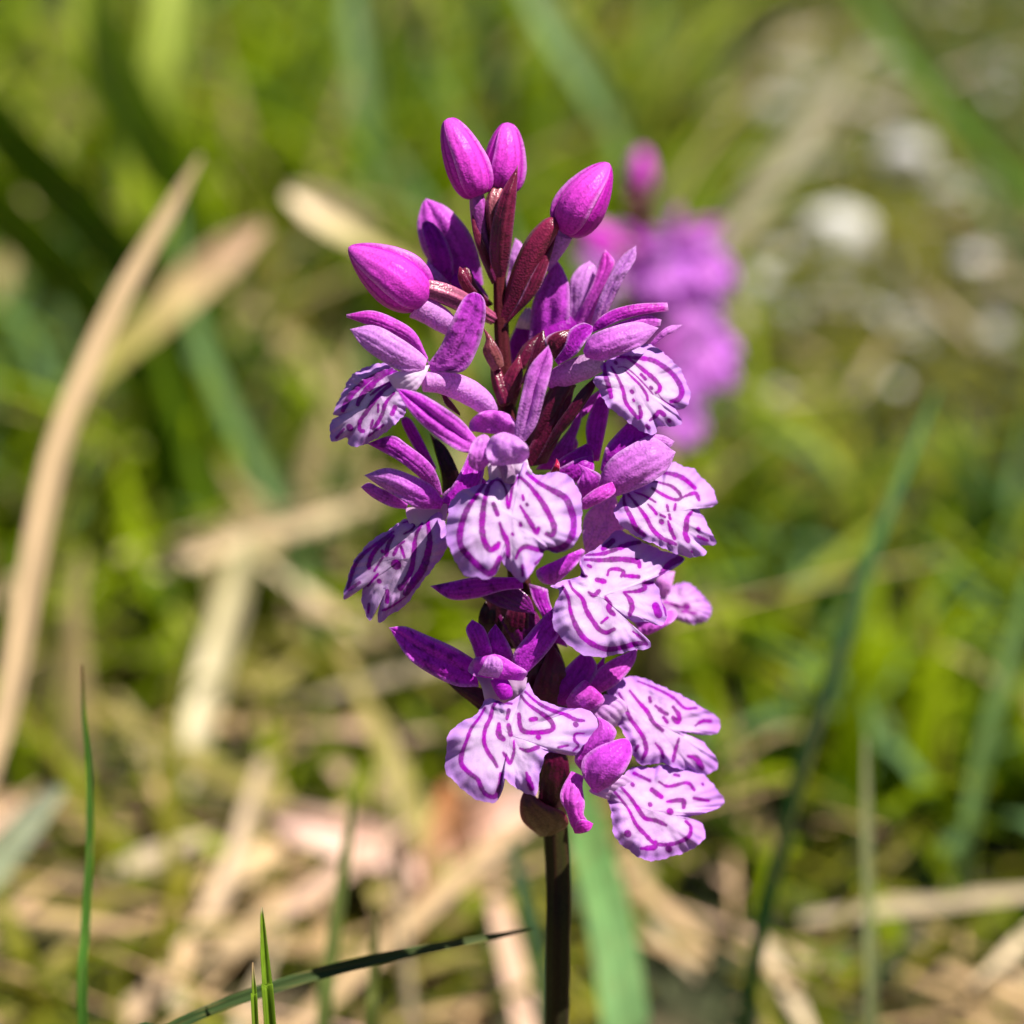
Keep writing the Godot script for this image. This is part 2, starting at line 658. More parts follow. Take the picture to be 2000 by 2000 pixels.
func ground_sheet() -> void:
	var n := 161
	var v := PackedVector3Array()
	var col := PackedColorArray()
	var idx := PackedInt32Array()
	for i in n:
		for j in n:
			var a := 2.0 * i / (n - 1.0) - 1.0
			var b := 2.0 * j / (n - 1.0) - 1.0
			var x := 0.6 * a + 60.0 * pow(absf(a), 7.0) * signf(a)
			var z := 0.8 * b + 60.0 * pow(absf(b), 7.0) * signf(b) - 0.3
			v.append(Vector3(x, lie(x, z), z))
			var m := noise.get_noise_2d(x * 14.0, z * 14.0 + 3.0)
			var c := Color(0.035, 0.027, 0.014).lerp(Color(0.03, 0.04, 0.008), smoothstep(-0.2, 0.35, m)).lerp(Color(0.20, 0.15, 0.08), 0.75 * (1.0 - greenness(x, z)) * smoothstep(0.25, -0.2, m))
			c = c.lerp(Color(0.05, 0.085, 0.016), smoothstep(1.0, 4.0, Vector2(x, z).length()))
			col.append(c)
	for i in n - 1:
		for j in n - 1:
			var a := i * n + j
			idx.append_array(PackedInt32Array([a, a + n, a + n + 1, a, a + n + 1, a + 1]))
	var o := put(mesh_of(v, idx, col), M["soil"], "ground", self)
	tag(o, "dark mossy soil of the meadow under grass and dry litter", "", "", "structure")


func blade_mesh(bend: float, sides: float, rows := 8) -> ArrayMesh:
	# one metre tall, one metre wide, with a fold along its middle
	var v := PackedVector3Array()
	var col := PackedColorArray()
	var idx := PackedInt32Array()
	for i in rows:
		var s := i / (rows - 1.0)
		var w := 0.5 * (0.55 + 0.45 * sin(PI * minf(s * 1.3, 1.0))) * pow(1.0 - pow(s, 2.6), 0.8) + 0.01
		var y := s * (1.0 - 0.25 * bend * s * s)
		var z := bend * s * s
		var x := sides * s * s
		for k in [-1.0, 0.0, 1.0]:
			v.append(Vector3(x, y, z))
			# width is set by the copy's x scale, so the fold is kept in x
			v[v.size() - 1] += Vector3(w * k, 0, 0) + Vector3(0, 0, -0.012 * (1.0 - absf(k)))
			col.append(Color(1, 1, 1) * (0.85 + 0.15 * absf(k)) + Color(0.10, 0.04, 0.0) * s)
	for i in rows - 1:
		for k in 2:
			var a := i * 3 + k
			idx.append_array(PackedInt32Array([a, a + 4, a + 1, a, a + 3, a + 4]))
	return mesh_of(v, idx, col)


func scatter(called: String, label: String, mesh: Mesh, mat: Material, places: Array) -> void:
	var mm := MultiMesh.new()
	mm.transform_format = MultiMesh.TRANSFORM_3D
	mm.use_colors = true
	mm.mesh = mesh
	mm.instance_count = places.size()
	for i in places.size():
		mm.set_instance_transform(i, places[i][0])
		mm.set_instance_color(i, places[i][1])
	var o := MultiMeshInstance3D.new()
	o.name = numbered(called)
	o.multimesh = mm
	o.material_override = mat
	add_child(o)
	tag(o, label, "grass", "", "stuff")


# 0 where dry litter lies, 1 where green grass stands
func greenness(x: float, z: float) -> float:
	return smoothstep(-0.085, -0.185, z + 0.05 * noise.get_noise_2d(x * 13.0, z * 13.0 + 9.0) - 0.06 * clampf(x * 5.0, -0.15, 0.6) - 0.02)


# 1 in the stony open patch to the right, behind the second orchid
func openness(x: float, z: float) -> float:
	return smoothstep(0.035, 0.075, x - 0.05 * (-z - 0.4)) * smoothstep(-0.22, -0.30, z) * smoothstep(-0.80, -0.62, z)


func ground_cover() -> void:
	var meshes := [blade_mesh(0.25, 0.05), blade_mesh(0.6, -0.1), blade_mesh(0.9, 0.25)]
	var green := [[], [], []]
	var tries := 0
	while tries < 56000:
		tries += 1
		var x := rng.randf_range(-0.75, 0.75)
		var z := -0.04 - pow(rng.randf(), 2.6) * 2.4
		x *= 1.0 + absf(z) * 0.6
		var g := greenness(x, z)
		var open := openness(x, z)
		if rng.randf() > g * (1.0 - 0.35 * open):
			continue
		var hides := false
		for st in STONES:
			var at := on_ground(st[0], st[1], 4.0)
			if z > at.z - 0.01 and z < at.z + 0.11 and absf(x - at.x * (eye.z - z) / (eye.z - at.z)) < 0.016:
				hides = true
		if hides:
			continue
		var clump := noise.get_noise_2d(x * 26.0 + 50.0, z * 26.0)
		if clump < (0.10 if x < 0.0 else 0.04) - 0.28 * smoothstep(-0.42, -0.30, z) + 0.10 * rng.randf():
			continue
		var tall := rng.randf_range(0.045, 0.120) * (0.3 + 0.7 * smoothstep(0.45, 0.95, g)) * (0.55 + 0.45 * smoothstep(-0.18, -0.30, z)) * (1.0 - 0.62 * open) * (0.8 + 0.5 * clump)
		if x > 0.03 and z > -0.5:
			tall = minf(tall, rng.randf_range(0.025, 0.05))
		var wide := rng.randf_range(0.0022, 0.0070)
		var b := Basis(Vector3.UP, rng.randf() * TAU) * Basis(Vector3.RIGHT, rng.randf_range(0.0, 0.4))
		b = b * Basis.from_scale(Vector3(wide, tall, tall))
		var c := Color(0.24, 0.34, 0.004).lerp(Color(0.012, 0.045, 0.002), clampf(rng.randfn(0.42, 0.42) + 1.0 * noise.get_noise_2d(x * 16.0 + 90.0, z * 16.0), 0.0, 1.0))
		c = c.lerp(Color(0.20, 0.21, 0.02), 0.7 * (1.0 - g) * rng.randf())
		if z > -0.30 and x < 0.02 and rng.randf() < 0.22:
			c = Color(0.44, 0.36, 0.18)
		var pick := rng.randf()
		if pick < 0.16:
			c = Color(0.13, 0.24, 0.09)
		elif pick < 0.24:
			c = Color(0.34, 0.40, 0.05)
		elif pick < 0.29:
			c = Color(0.38, 0.29, 0.15)
		if open > 0.3:
			c = c.lerp(Color(0.15, 0.20, 0.12), 0.9 * rng.randf())
		green[tries % 3].append([Transform3D(b, Vector3(x, lie(x, z) - 0.002, z)), c])
	for i in 3:
		scatter("meadow_grass", ["green grass of the meadow behind the orchids, upright blades", "green grass of the meadow behind the orchids, arching blades", "green grass of the meadow behind the orchids, drooping blades"][i], meshes[i], M["grass"], green[i])

	# short moss and young grass between the litter
	var moss := []
	for i in 20000:
		var x := rng.randf_range(-0.45, 0.45)
		var z := rng.randf_range(-0.7, 0.12)
		var m := noise.get_noise_2d(x * 22.0, z * 22.0 + 70.0)
		if m < -0.25 + 0.2 * rng.randf():
			continue
		var b := Basis(Vector3.UP, rng.randf() * TAU) * Basis(Vector3.RIGHT, rng.randf_range(0.1, 1.0))
		var tall := rng.randf_range(0.006, 0.026) * (1.0 + 0.8 * smoothstep(0.0, 0.4, m))
		b = b * Basis.from_scale(Vector3(rng.randf_range(0.0015, 0.0035), tall, tall))
		var c := Color(0.10, 0.14, 0.008).lerp(Color(0.24, 0.22, 0.025), rng.randf())
		moss.append([Transform3D(b, Vector3(x, lie(x, z) - 0.001, z)), c])
	scatter("moss_and_seedlings", "short olive moss and seedling leaves between the dry straw", meshes[1], M["grass"], moss)

	# dry straw lying about
	var dry := []
	for i in 22000:
		var x := rng.randf_range(-0.5, 0.5)
		var z := rng.randf_range(-0.75, 0.12)
		var g := greenness(x, z)
		var open := openness(x, z)
		if rng.randf() < 0.14 + 0.86 * g * (0.985 - 0.12 * open):
			continue
		var heap := noise.get_noise_2d(x * 17.0 + 20.0, z * 17.0 + 40.0)
		if heap < -0.22:
			continue
		var yaw := rng.randfn(1.15 if x > 0 else -1.2, 0.8) + (PI if rng.randf() < 0.5 else 0.0)
		var b := Basis(Vector3.UP, yaw) * Basis(Vector3.RIGHT, rng.randf_range(1.15, 1.62))
		var tall := rng.randf_range(0.008, 0.032) if rng.randf() < 0.85 else rng.randf_range(0.03, 0.09)
		b = b * Basis(Vector3.UP, rng.randfn(0.0, 0.4)) * Basis.from_scale(Vector3(rng.randf_range(0.0009, 0.0036), tall, tall * 0.25))
		var c := Color(0.64, 0.44, 0.24).lerp(Color(0.36, 0.25, 0.12), rng.randf())
		var pick := rng.randf()
		if pick < 0.18:
			c = Color(0.60, 0.40, 0.29)
		elif pick < 0.30:
			c = Color(0.64, 0.52, 0.34)
		elif pick < 0.40:
			c = Color(0.30, 0.26, 0.07)
		if open > 0.4:
			c = c.lerp(Color(0.62, 0.60, 0.54), 0.85 * rng.randf())
		var lift := rng.randf_range(0.001, 0.012)
		dry.append([Transform3D(b, Vector3(x, lie(x, z) + lift, z)), c])
	scatter("dry_grass_litter", "bleached dry grass litter lying in front of the green meadow", meshes[0], M["straw"], dry)


# ------------------------------------------------------------------ the orchid in focus
func orchid() -> void:
	depth = 152.0
	grow = 1.0
	move = Vector2.ZERO
	swell = 1.0
	var foot := W(1085, 2350, 160.0)
	foot.y = 0.0
	var o := base("orchid", foot, "sharp pink orchid spike with white lips striped in purple", "orchid")
	crop(0, 0, 1.0)
	stem(o)
	spike_filling(o)
	bud_a(o)
	bud_b(o)
	bud_c(o)
	bud_d(o)
	flower_top_back(o)
	flower_right_back(o)
	flower_b(o)
	flower_e(o)
	flower_d(o)
	flower_g(o)
	flower_h(o)
	flower_c(o)
	flower_j(o)
	flower_k(o)
	flower_i(o)


func stem(o: Node3D) -> void:
	crop(0, 0, 1.0)
	var low := sheet_at(root_at)
	tube("stem", o, [978, 440, 0.5, 9, 976, 560, 0.5, 12, 984, 720, 0.3, 15, 1000, 900, 0.0, 18, 1010, 1100, -0.5, 21, 1040, 1300, -1.5, 24, 1072, 1500, -3.0, 25, 1090, 1700, -4.5, 25, 1088, 2000, -7.0, 25, low.x, low.y, 152.0 - low.z, 27], STEM_RED, STEM_GREEN, 0.06, "stem", false)
	# leaf-like bracts that clasp the stem below and between the flowers
	crop(740, 1180)
	petal("bract", o, [1500, 2180, 1350, 2040, 1330, 1880, 1370, 1760, 1400, 1740], [1660, 2160, 1790, 2080, 1740, 1960, 1560, 1880, 1400, 1740], -1.8, 0.6, Color(0.14, 0.09, 0.045), MAROON, {"cup": 0.22, "look": "bract", "rim": 0.9, "rim_color": MAROON_LIT * 1.3, "thick": 0.35, "vein": 0.4, "keel": 0.06})
	petal("bract", o, [1460, 700, 1280, 420, 1150, 160, 1010, -60], [1720, 700, 1640, 420, 1500, 100, 1330, -150], -0.5, 0.4, VIOLET * 0.5, MAROON, {"cup": 0.2, "look": "bract", "rim": 0.0})
	petal("bract", o, [1400, 1200, 1300, 900, 1420, 600, 1560, 330], [1750, 1200, 1780, 900, 1760, 600, 1650, 300], -0.5, 0.5, MAROON, MAROON, {"cup": 0.2, "look": "bract", "rim": 0.0})
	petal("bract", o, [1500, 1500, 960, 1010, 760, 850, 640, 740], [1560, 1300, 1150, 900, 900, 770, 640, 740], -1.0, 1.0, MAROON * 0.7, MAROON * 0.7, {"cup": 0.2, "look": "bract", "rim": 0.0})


func sheet_at(p: Vector3) -> Vector3:
	# where a point stands on the layout sheet: x, y and its distance in millimetres
	var d := (eye - p).dot(near_axis) * 1000.0
	return Vector3(1000.0 + (p - eye).x / HALF / d * 1e6, 1000.0 - (p - eye).dot(up_axis) / HALF / d * 1e6, d)


func spike_filling(o: Node3D) -> void:
	# ovaries, bracts and petal backs that crowd round the stem between the flowers
	crop(980, 560)
	petal("bract", o, [130, 1720, 330, 1380, 450, 1080, 560, 900], [430, 1660, 580, 1350, 660, 1080, 680, 880, 560, 900], 0.6, 1.2, MAROON, MAROON_LIT * 0.7, {"cup": 0.2, "look": "bract", "rim": 0.05})
	petal("petal", o, [320, 1720, 450, 1560, 600, 1400, 690, 1230, 760, 1180], [600, 1720, 680, 1600, 690, 1460, 740, 1300, 760, 1180], -0.4, 0.2, PURPLE, ROSE, {"cup": 0.1})
	petal("petal", o, [90, 760, 60, 560, 130, 380, 230, 190], [270, 640, 290, 480, 290, 320, 230, 190], -3.2, -2.4, VIOLET, PURPLE, {"cup": 0.15})
	petal("petal", o, [130, 380, 160, 300, 200, 240, 260, 195], [290, 400, 300, 320, 290, 240, 260, 195], -2.0, -1.6, WHITE, WHITE, {"cup": 0.15, "look": "throat"})
	petal("bract", o, [-60, 1180, -30, 960, 60, 780, 170, 640], [120, 1150, 180, 980, 200, 800, 170, 640], 0.2, 1.0, MAROON, MAROON_LIT, {"cup": 0.3, "look": "bract", "rim": 0.05})
	tube("ovary", o, [-60, 700, 0.4, 40, -40, 850, 0.8, 60, 0, 1000, 1.0, 65, 40, 1130, 1.0, 50], MAROON_LIT, MAROON, 0.1, "bract")
	petal("petal", o, [420, 1760, 560, 1700, 720, 1620, 860, 1590], [500, 1900, 680, 1860, 860, 1760, 860, 1590], 1.6, 1.8, VIOLET, PURPLE, {"cup": 0.15})
	petal("bract", o, [440, 1790, 470, 1720, 500, 1680, 515, 1620], [540, 1790, 550, 1720, 540, 1660, 515, 1620], 2.4, 2.8, Color(0.4, 0.01, 0.06), Color(0.6, 0.02, 0.1), {"cup": 0.3, "look": "bract"})
	crop(640, 860)
	petal("petal", o, [1060, 700, 1080, 520, 1200, 420, 1400, 300], [1300, 640, 1480, 560, 1520, 420, 1400, 300], 1.2, 2.4, VIOLET, PURPLE, {"cup": 0.1})
	petal("bract", o, [1330, 1380, 1480, 1500, 1700, 1600, 1960, 1640], [1560, 1330, 1760, 1380, 1900, 1480, 1960, 1640], 1.4, 2.2, MAROON, VIOLET * 0.5, {"cup": 0.1, "look": "bract", "rim": 0.05})
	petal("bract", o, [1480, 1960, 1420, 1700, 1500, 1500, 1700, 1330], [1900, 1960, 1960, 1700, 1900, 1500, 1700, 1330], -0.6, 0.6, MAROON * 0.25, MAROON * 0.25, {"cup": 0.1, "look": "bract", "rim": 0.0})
	petal("bract", o, [1640, 1900, 1660, 1700, 1720, 1560, 1800, 1440], [1880, 1900, 1900, 1720, 1880, 1560, 1800, 1440], 0.2, 0.8, MAROON * 0.6, MAROON, {"cup": 0.12, "look": "bract", "rim": 0.05})
	crop(740, 1180)
	petal("bract", o, [1250, 1000, 1180, 760, 1240, 520, 1400, 330], [1660, 980, 1640, 760, 1560, 520, 1400, 330], -0.2, 1.2, MAROON * 0.5, MAROON * 0.8, {"cup": 0.2, "look": "bract", "rim": 0.0})
	petal("bract", o, [1420, 1000, 1460, 760, 1560, 520, 1640, 380], [1760, 1000, 1780, 760, 1740, 540, 1640, 380], 0.6, 1.6, MAROON * 0.8, MAROON_LIT * 0.6, {"cup": 0.3, "look": "bract", "rim": 0.05})
	petal("petal", o, [1480, 900, 1620, 760, 1800, 560, 1960, 420], [1780, 960, 1960, 800, 2060, 600, 1960, 420], 1.0, 1.4, VIOLET, PURPLE, {"cup": 0.15})
	petal("bract", o, [1480, 1960, 1520, 1700, 1560, 1450, 1640, 1280], [1760, 1900, 1800, 1700, 1780, 1450, 1640, 1280], -1.0, 0.4, MAROON * 0.5, MAROON * 0.9, {"cup": 0.25, "look": "bract", "rim": 0.0})


func bud_a(o: Node3D) -> void:
	var f := part("bud", o)
	crop(640, 200)
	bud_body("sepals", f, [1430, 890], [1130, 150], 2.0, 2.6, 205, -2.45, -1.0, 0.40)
	tube("ovary", f, [1400, 850, 2.0, 60, 1420, 1000, 1.8, 75, 1440, 1200, 1.3, 70, 1500, 1450, 0.8, 60, 1590, 1700, 0.5, 45], ROSE * 0.6, MAROON, 0.06, "bract", false)
	petal("bract", f, [1530, 1620, 1400, 1350, 1360, 1150, 1370, 980], [1560, 1560, 1470, 1300, 1400, 1150, 1370, 980], 0.8, 1.8, MAROON, MAROON_LIT, {"look": "bract", "rim": 0.1})


func bud_b(o: Node3D) -> void:
	var f := part("bud", o)
	crop(640, 200)
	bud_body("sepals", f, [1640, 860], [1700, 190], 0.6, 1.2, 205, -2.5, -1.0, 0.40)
	tube("ovary", f, [1630, 800, 1.2, 75, 1570, 920, 1.9, 70, 1560, 1060, 1.9, 65, 1580, 1300, 1.0, 60, 1610, 1600, 0.5, 45], Color(0.42, 0.12, 0.16), MAROON, 0.10, "bract", false)
	petal("bract", f, [1590, 1650, 1530, 1480, 1540, 1200, 1640, 850, 1795, 595], [1680, 1640, 1720, 1440, 1750, 1200, 1780, 900, 1795, 595], 1.6, 3.0, MAROON, MAROON_LIT * 0.8, {"cup": 0.45, "look": "bract", "rim": 0.1, "keel": -0.1})


func bud_c(o: Node3D) -> void:
	var f := part("bud", o)
	crop(1000, 280)
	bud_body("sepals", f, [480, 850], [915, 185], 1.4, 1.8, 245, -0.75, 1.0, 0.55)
	tube("ovary", f, [440, 740, 1.8, 50, 360, 790, 1.9, 90, 230, 960, 1.7, 110, 100, 1230, 1.2, 105, 0, 1480, 0.7, 80, -110, 1700, 0.4, 50], MAROON_LIT * 1.3, MAROON, 0.05, "bract", false)
	petal("bract", f, [-80, 1730, 60, 1500, 170, 1270, 280, 1080, 420, 850], [0, 1640, 220, 1430, 310, 1260, 370, 1060, 420, 850], 1.0, 1.4, MAROON, MAROON_LIT, {"cup": 0.3, "look": "bract", "rim": 0.25})
	tube("spur", f, [480, 850, 0.6, 100, 430, 960, 0.2, 90, 360, 1090, -0.4, 70, 300, 1200, -0.8, 50], LILAC, LILAC, 0.0)


func bud_d(o: Node3D) -> void:
	var f := part("bud", o)
	crop(640, 200)
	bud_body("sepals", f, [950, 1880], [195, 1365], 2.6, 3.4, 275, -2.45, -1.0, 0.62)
	tube("ovary", f, [880, 1750, 3.0, 60, 960, 1760, 3.0, 85, 1110, 1810, 2.6, 95, 1260, 1880, 2.0, 90, 1420, 1960, 1.2, 70, 1570, 2050, 0.6, 50], Color(0.46, 0.14, 0.24), Color(0.34, 0.06, 0.16), 0.12, "bract", false)
	crop(620, 560)
	tube("spur", f, [930, 170, 2.6, 130, 1060, 240, 2.4, 120, 1180, 320, 2.0, 110, 1300, 410, 1.2, 80], LILAC * 1.15, LILAC, 0.0)
	petal("bract", f, [1650, 800, 1560, 620, 1590, 500, 1560, 380], [1760, 740, 1740, 640, 1660, 500, 1560, 380], 1.2, 1.6, Color(0.30, 0.10, 0.10), MAROON_LIT, {"cup": 0.4, "look": "bract", "rim": 0.1})
	petal("bract", f, [1420, 130, 1330, -60, 1330, -160, 1340, -190], [1560, 100, 1440, -40, 1390, -150, 1340, -190], 0.8, 2.0, MAROON, MAROON_LIT, {"look": "bract", "rim": 0.1})


func flower_top_back(o: Node3D) -> void:
	var f := part("flower", o)
	crop(640, 200)
	petal("sepal", f, [1230, 1760, 940, 1480, 845, 1200, 880, 980, 930, 905], [1470, 1720, 1420, 1420, 1310, 1180, 1130, 990, 930, 905], -3.0, -2.2, PURPLE, ROSE * 1.1, {"cup": 0.35, "keel": 0.12, "wave": 0.05})
	petal("petal", f, [990, 1720, 960, 1480, 900, 1280, 890, 1150, 930, 1115], [1190, 1700, 1180, 1480, 1110, 1280, 1010, 1150, 930, 1115], -1.6, -1.0, PURPLE, VIOLET, {"cup": 0.15, "keel": 0.1})
	petal("petal", f, [1080, 1860, 950, 1700, 920, 1600, 940, 1480], [1240, 1800, 1100, 1650, 1010, 1560, 940, 1480], -1.4, -1.2, LILAC, LILAC, {"cup": 0.2})
	tube("spur", f, [1180, 1700, -1.6, 90, 1330, 1740, -1.4, 100, 1480, 1900, -1.0, 70], VIOLET, VIOLET, 0.0)
	petal("bract", f, [1440, 1960, 1270, 1760, 1260, 1620, 1300, 1540], [1560, 1900, 1420, 1740, 1360, 1600, 1300, 1540], -0.2, 1.0, MAROON, MAROON_LIT, {"look": "bract", "rim": 0.15})
	petal("petal", f, [1650, 1900, 1690, 1650, 1720, 1450, 1770, 1280], [1880, 1750, 1900, 1550, 1840, 1350, 1770, 1280], -3.5, -2.6, LILAC, LILAC * 1.1, {"cup": 0.1})


func flower_right_back(o: Node3D) -> void:
	var f := part("flower", o)
	crop(1000, 280)
	petal("petal", f, [160, 1900, 170, 1700, 200, 1480, 310, 1260, 425, 1100], [520, 1830, 545, 1600, 540, 1350, 490, 1200, 425, 1100], -1.4, -0.6, PURPLE * 1.1, ROSE, {"cup": 0.22, "keel": 0.10, "rim": 0.6})
	petal("sepal", f, [500, 1800, 540, 1560, 540, 1320, 620, 1180, 730, 1110], [680, 1760, 740, 1560, 790, 1350, 800, 1190, 730, 1110], -2.6, -2.2, LILAC, LILAC * 1.1, {"cup": 0.18})
	petal("sepal", f, [540, 1790, 640, 1560, 760, 1320, 830, 1100, 880, 1000], [760, 1700, 820, 1500, 900, 1300, 970, 1120, 880, 1000], -1.8, -1.0, ROSE, BUD, {"cup": 0.3, "keel": 0.15})
	petal("sepal", f, [740, 1740, 800, 1520, 920, 1250, 1040, 1060, 1170, 965], [880, 1650, 970, 1460, 1060, 1270, 1165, 1100, 1170, 965], -0.6, 0.2, LILAC * 1.15, LILAC, {"cup": 0.2, "keel": 0.22, "blotch": 0.6})
	tube("spur", f, [560, 1700, -1.4, 110, 420, 1800, -1.0, 110, 260, 1900, -0.8, 80], VIOLET, VIOLET, 0.0)
	tube("ovary", f, [300, 1830, -0.6, 60, 160, 1960, -0.2, 70, 60, 2120, 0.0, 60], MAROON, MAROON, 0.08, "bract")


func flower_b(o: Node3D) -> void:
	var f := part("flower", o)
	crop(620, 560)
	petal("sepal", f, [1050, 720, 870, 540, 640, 420, 440, 350, 275, 290], [1020, 640, 930, 440, 770, 320, 520, 225, 275, 260], 3.4, 4.4, ROSE, BUD * 1.05, {"cup": 0.3, "arch": 0.8})
	petal("hood", f, [1000, 800, 790, 795, 590, 690, 420, 560, 305, 400], [1030, 680, 960, 610, 790, 490, 540, 365, 305, 400], 4.8, 5.2, LILAC * 1.15, LILAC, {"cup": 0.30, "arch": 0.8, "blotch": 0.1})
	petal("sepal", f, [1040, 730, 1160, 560, 1240, 380, 1330, 190, 1400, 85, 1480, 50], [1080, 800, 1370, 800, 1510, 590, 1580, 330, 1585, 160, 1545, 80, 1480, 50], 4.4, 5.2, ROSE, PURPLE, {"cup": 0.10, "keel": 0.1, "blotch": 0.8, "rim": 0.6})
	tube("spur", f, [1000, 900, 4.2, 90, 1180, 900, 3.8, 110, 1400, 980, 3.0, 120, 1560, 1090, 2.2, 105, 1660, 1230, 1.4, 70], LILAC * 1.2, LILAC, 0.0)
	petal("throat", f, [1060, 740, 1010, 860, 930, 980, 780, 1060], [980, 770, 880, 800, 760, 800, 660, 850], 4.6, 4.4, WHITE, WHITE, {"look": "throat", "cup": 0.12, "blotch": 0.0, "vein": 0.0})
	lip(f, [760, 800, 640, 720, 480, 750, 320, 840, 235, 1000, 150, 1190, 215, 1225, 130, 1265, 118, 1400, 150, 1465, 280, 1425, 300, 1500, 430, 1495, 620, 1390, 760, 1270, 830, 1190, 850, 1080, 900, 960, 900, 840], [600, 1050], 4.6, Vector2(0.45, 0.37), 0.9, [
		[50, 700, 780, 560, 830, 420, 920, 310, 1030, 240, 1160], [45, 740, 790, 600, 850, 480, 950, 400, 1060, 380, 1110], [30, 540, 920, 490, 980], [25, 780, 840, 720, 890, 620, 930, 540, 990, 500, 1020],
		[40, 790, 860, 640, 960, 530, 1080, 460, 1180, 400, 1270, 400, 1350, 430, 1360], [20, 820, 840, 860, 920, 830, 960], [35, 720, 1000, 640, 1100, 610, 1200, 560, 1290, 520, 1340], [22, 570, 1110, 570, 1180],
		[40, 730, 1130, 700, 1200], [60, 300, 1320], [30, 520, 1260, 500, 1330], [25, 250, 1340, 180, 1420], [20, 620, 1300, 480, 1400]], {"ridge": 1.2, "axis": Vector2(-0.55, 0.83), "ruffle": 0.4})
	petal("bract", f, [1340, 1220, 1220, 1130, 1180, 1050, 1170, 990], [1330, 1180, 1280, 1100, 1230, 1040, 1170, 990], 2.0, 2.6, MAROON, MAROON_LIT, {"look": "bract"})


func flower_e(o: Node3D) -> void:
	var f := part("flower", o)
	crop(980, 560)
	petal("sepal", f, [860, 400, 900, 310, 1050, 215, 1280, 160, 1560, 150], [830, 440, 950, 400, 1120, 320, 1320, 265, 1575, 230], 3.4, 2.4, VIOLET * 1.2, BUD, {"cup": 0.3, "arch": 0.6, "blotch": 0.5})
	petal("petal", f, [860, 460, 1050, 360, 1250, 290, 1400, 270, 1505, 310], [900, 520, 1100, 440, 1300, 380, 1440, 380, 1495, 370], 3.0, 2.2, ROSE, ROSE, {"cup": 0.2})
	petal("hood", f, [770, 600, 830, 470, 1030, 380, 1280, 330, 1480, 390], [800, 670, 950, 700, 1130, 640, 1330, 550, 1480, 390], 4.0, 3.2, ROSE * 1.1, LILAC, {"cup": 0.36, "arch": 0.9, "blotch": 0.15})
	petal("sepal", f, [1400, 530, 1480, 440, 1580, 370, 1705, 360], [1430, 560, 1540, 470, 1620, 430, 1705, 360], 2.0, 1.2, ROSE, LILAC, {"cup": 0.3})
	petal("petal", f, [500, 690, 590, 560, 640, 410, 760, 340, 860, 370], [540, 740, 700, 640, 790, 520, 850, 440, 860, 370], 3.2, 3.6, PURPLE, VIOLET * 1.3, {"cup": -0.15, "rim": 0.8})
	petal("bract", f, [500, 690, 420, 580, 410, 490, 500, 430, 650, 400], [560, 690, 600, 580, 640, 500, 660, 440, 650, 400], 2.4, 2.8, MAROON, MAROON_LIT * 0.8, {"cup": 0.2, "look": "bract"})
	tube("spur", f, [960, 720, 3.0, 70, 840, 740, 2.8, 110, 700, 790, 2.4, 115, 560, 850, 1.8, 105, 420, 900, 1.2, 80], WHITE * 0.75, ROSE, 0.0)
	tube("ovary", f, [620, 880, 1.4, 90, 540, 1010, 1.4, 100, 440, 1200, 1.2, 100, 340, 1400, 0.8, 90, 250, 1560, 0.4, 60], MAROON * 0.9, MAROON * 0.7, 0.08, "bract", false)
	petal("bract", f, [330, 1640, 480, 1350, 620, 1150, 740, 980, 880, 850], [520, 1420, 650, 1290, 780, 1120, 880, 950, 880, 850], 1.8, 2.6, MAROON * 0.5, MAROON * 0.8, {"cup": 0.25, "look": "bract", "rim": 0.05})
	petal("bract", f, [170, 920, 240, 760, 300, 560, 380, 410], [270, 880, 360, 720, 420, 560, 400, 410], 2.2, 2.8, MAROON, MAROON * 0.9, {"cup": 0.3, "look": "bract", "rim": 0.05})
	lip(f, [1130, 620, 1250, 560, 1400, 545, 1500, 600, 1600, 690, 1690, 780, 1730, 880, 1780, 1000, 1770, 1080, 1720, 1150, 1650, 1160, 1610, 1110, 1660, 1190, 1700, 1270, 1670, 1310, 1560, 1320, 1460, 1320, 1465, 1370, 1420, 1395, 1330, 1370, 1250, 1320, 1170, 1260, 1080, 1190, 1000, 1130, 920, 990, 860, 880, 900, 840, 950, 820, 930, 740, 1000, 690], [1250, 930], 3.6, Vector2(-0.35, 0.32), 0.8, [
		[45, 1090, 660, 1250, 670, 1400, 690, 1500, 740, 1600, 820, 1670, 920, 1690, 1000, 1660, 1060, 1590, 1080], [36, 1160, 660, 1250, 720, 1350, 800, 1420, 860, 1480, 930, 1480, 980, 1450, 1000], [15, 1090, 760, 1160, 760, 1250, 830, 1340, 920, 1420, 1010],
		[25, 1160, 790, 1230, 860, 1310, 940, 1360, 1020, 1370, 1070], [35, 1030, 760, 1090, 860, 1140, 980, 1160, 1080, 1220, 1170, 1280, 1230, 1310, 1210, 1295, 1130], [40, 965, 720, 980, 850, 1010, 950, 1030, 1040], [35, 1070, 715], [30, 1310, 830, 1350, 870],
		[35, 1400, 950], [40, 1220, 985], [30, 1235, 1065], [40, 1390, 1260, 1440, 1220, 1480, 1180, 1530, 1210], [35, 1570, 1255], [35, 1360, 1310, 1380, 1330], [15, 1470, 1010, 1530, 1080, 1620, 1130]], {"ruffle": 0.4})


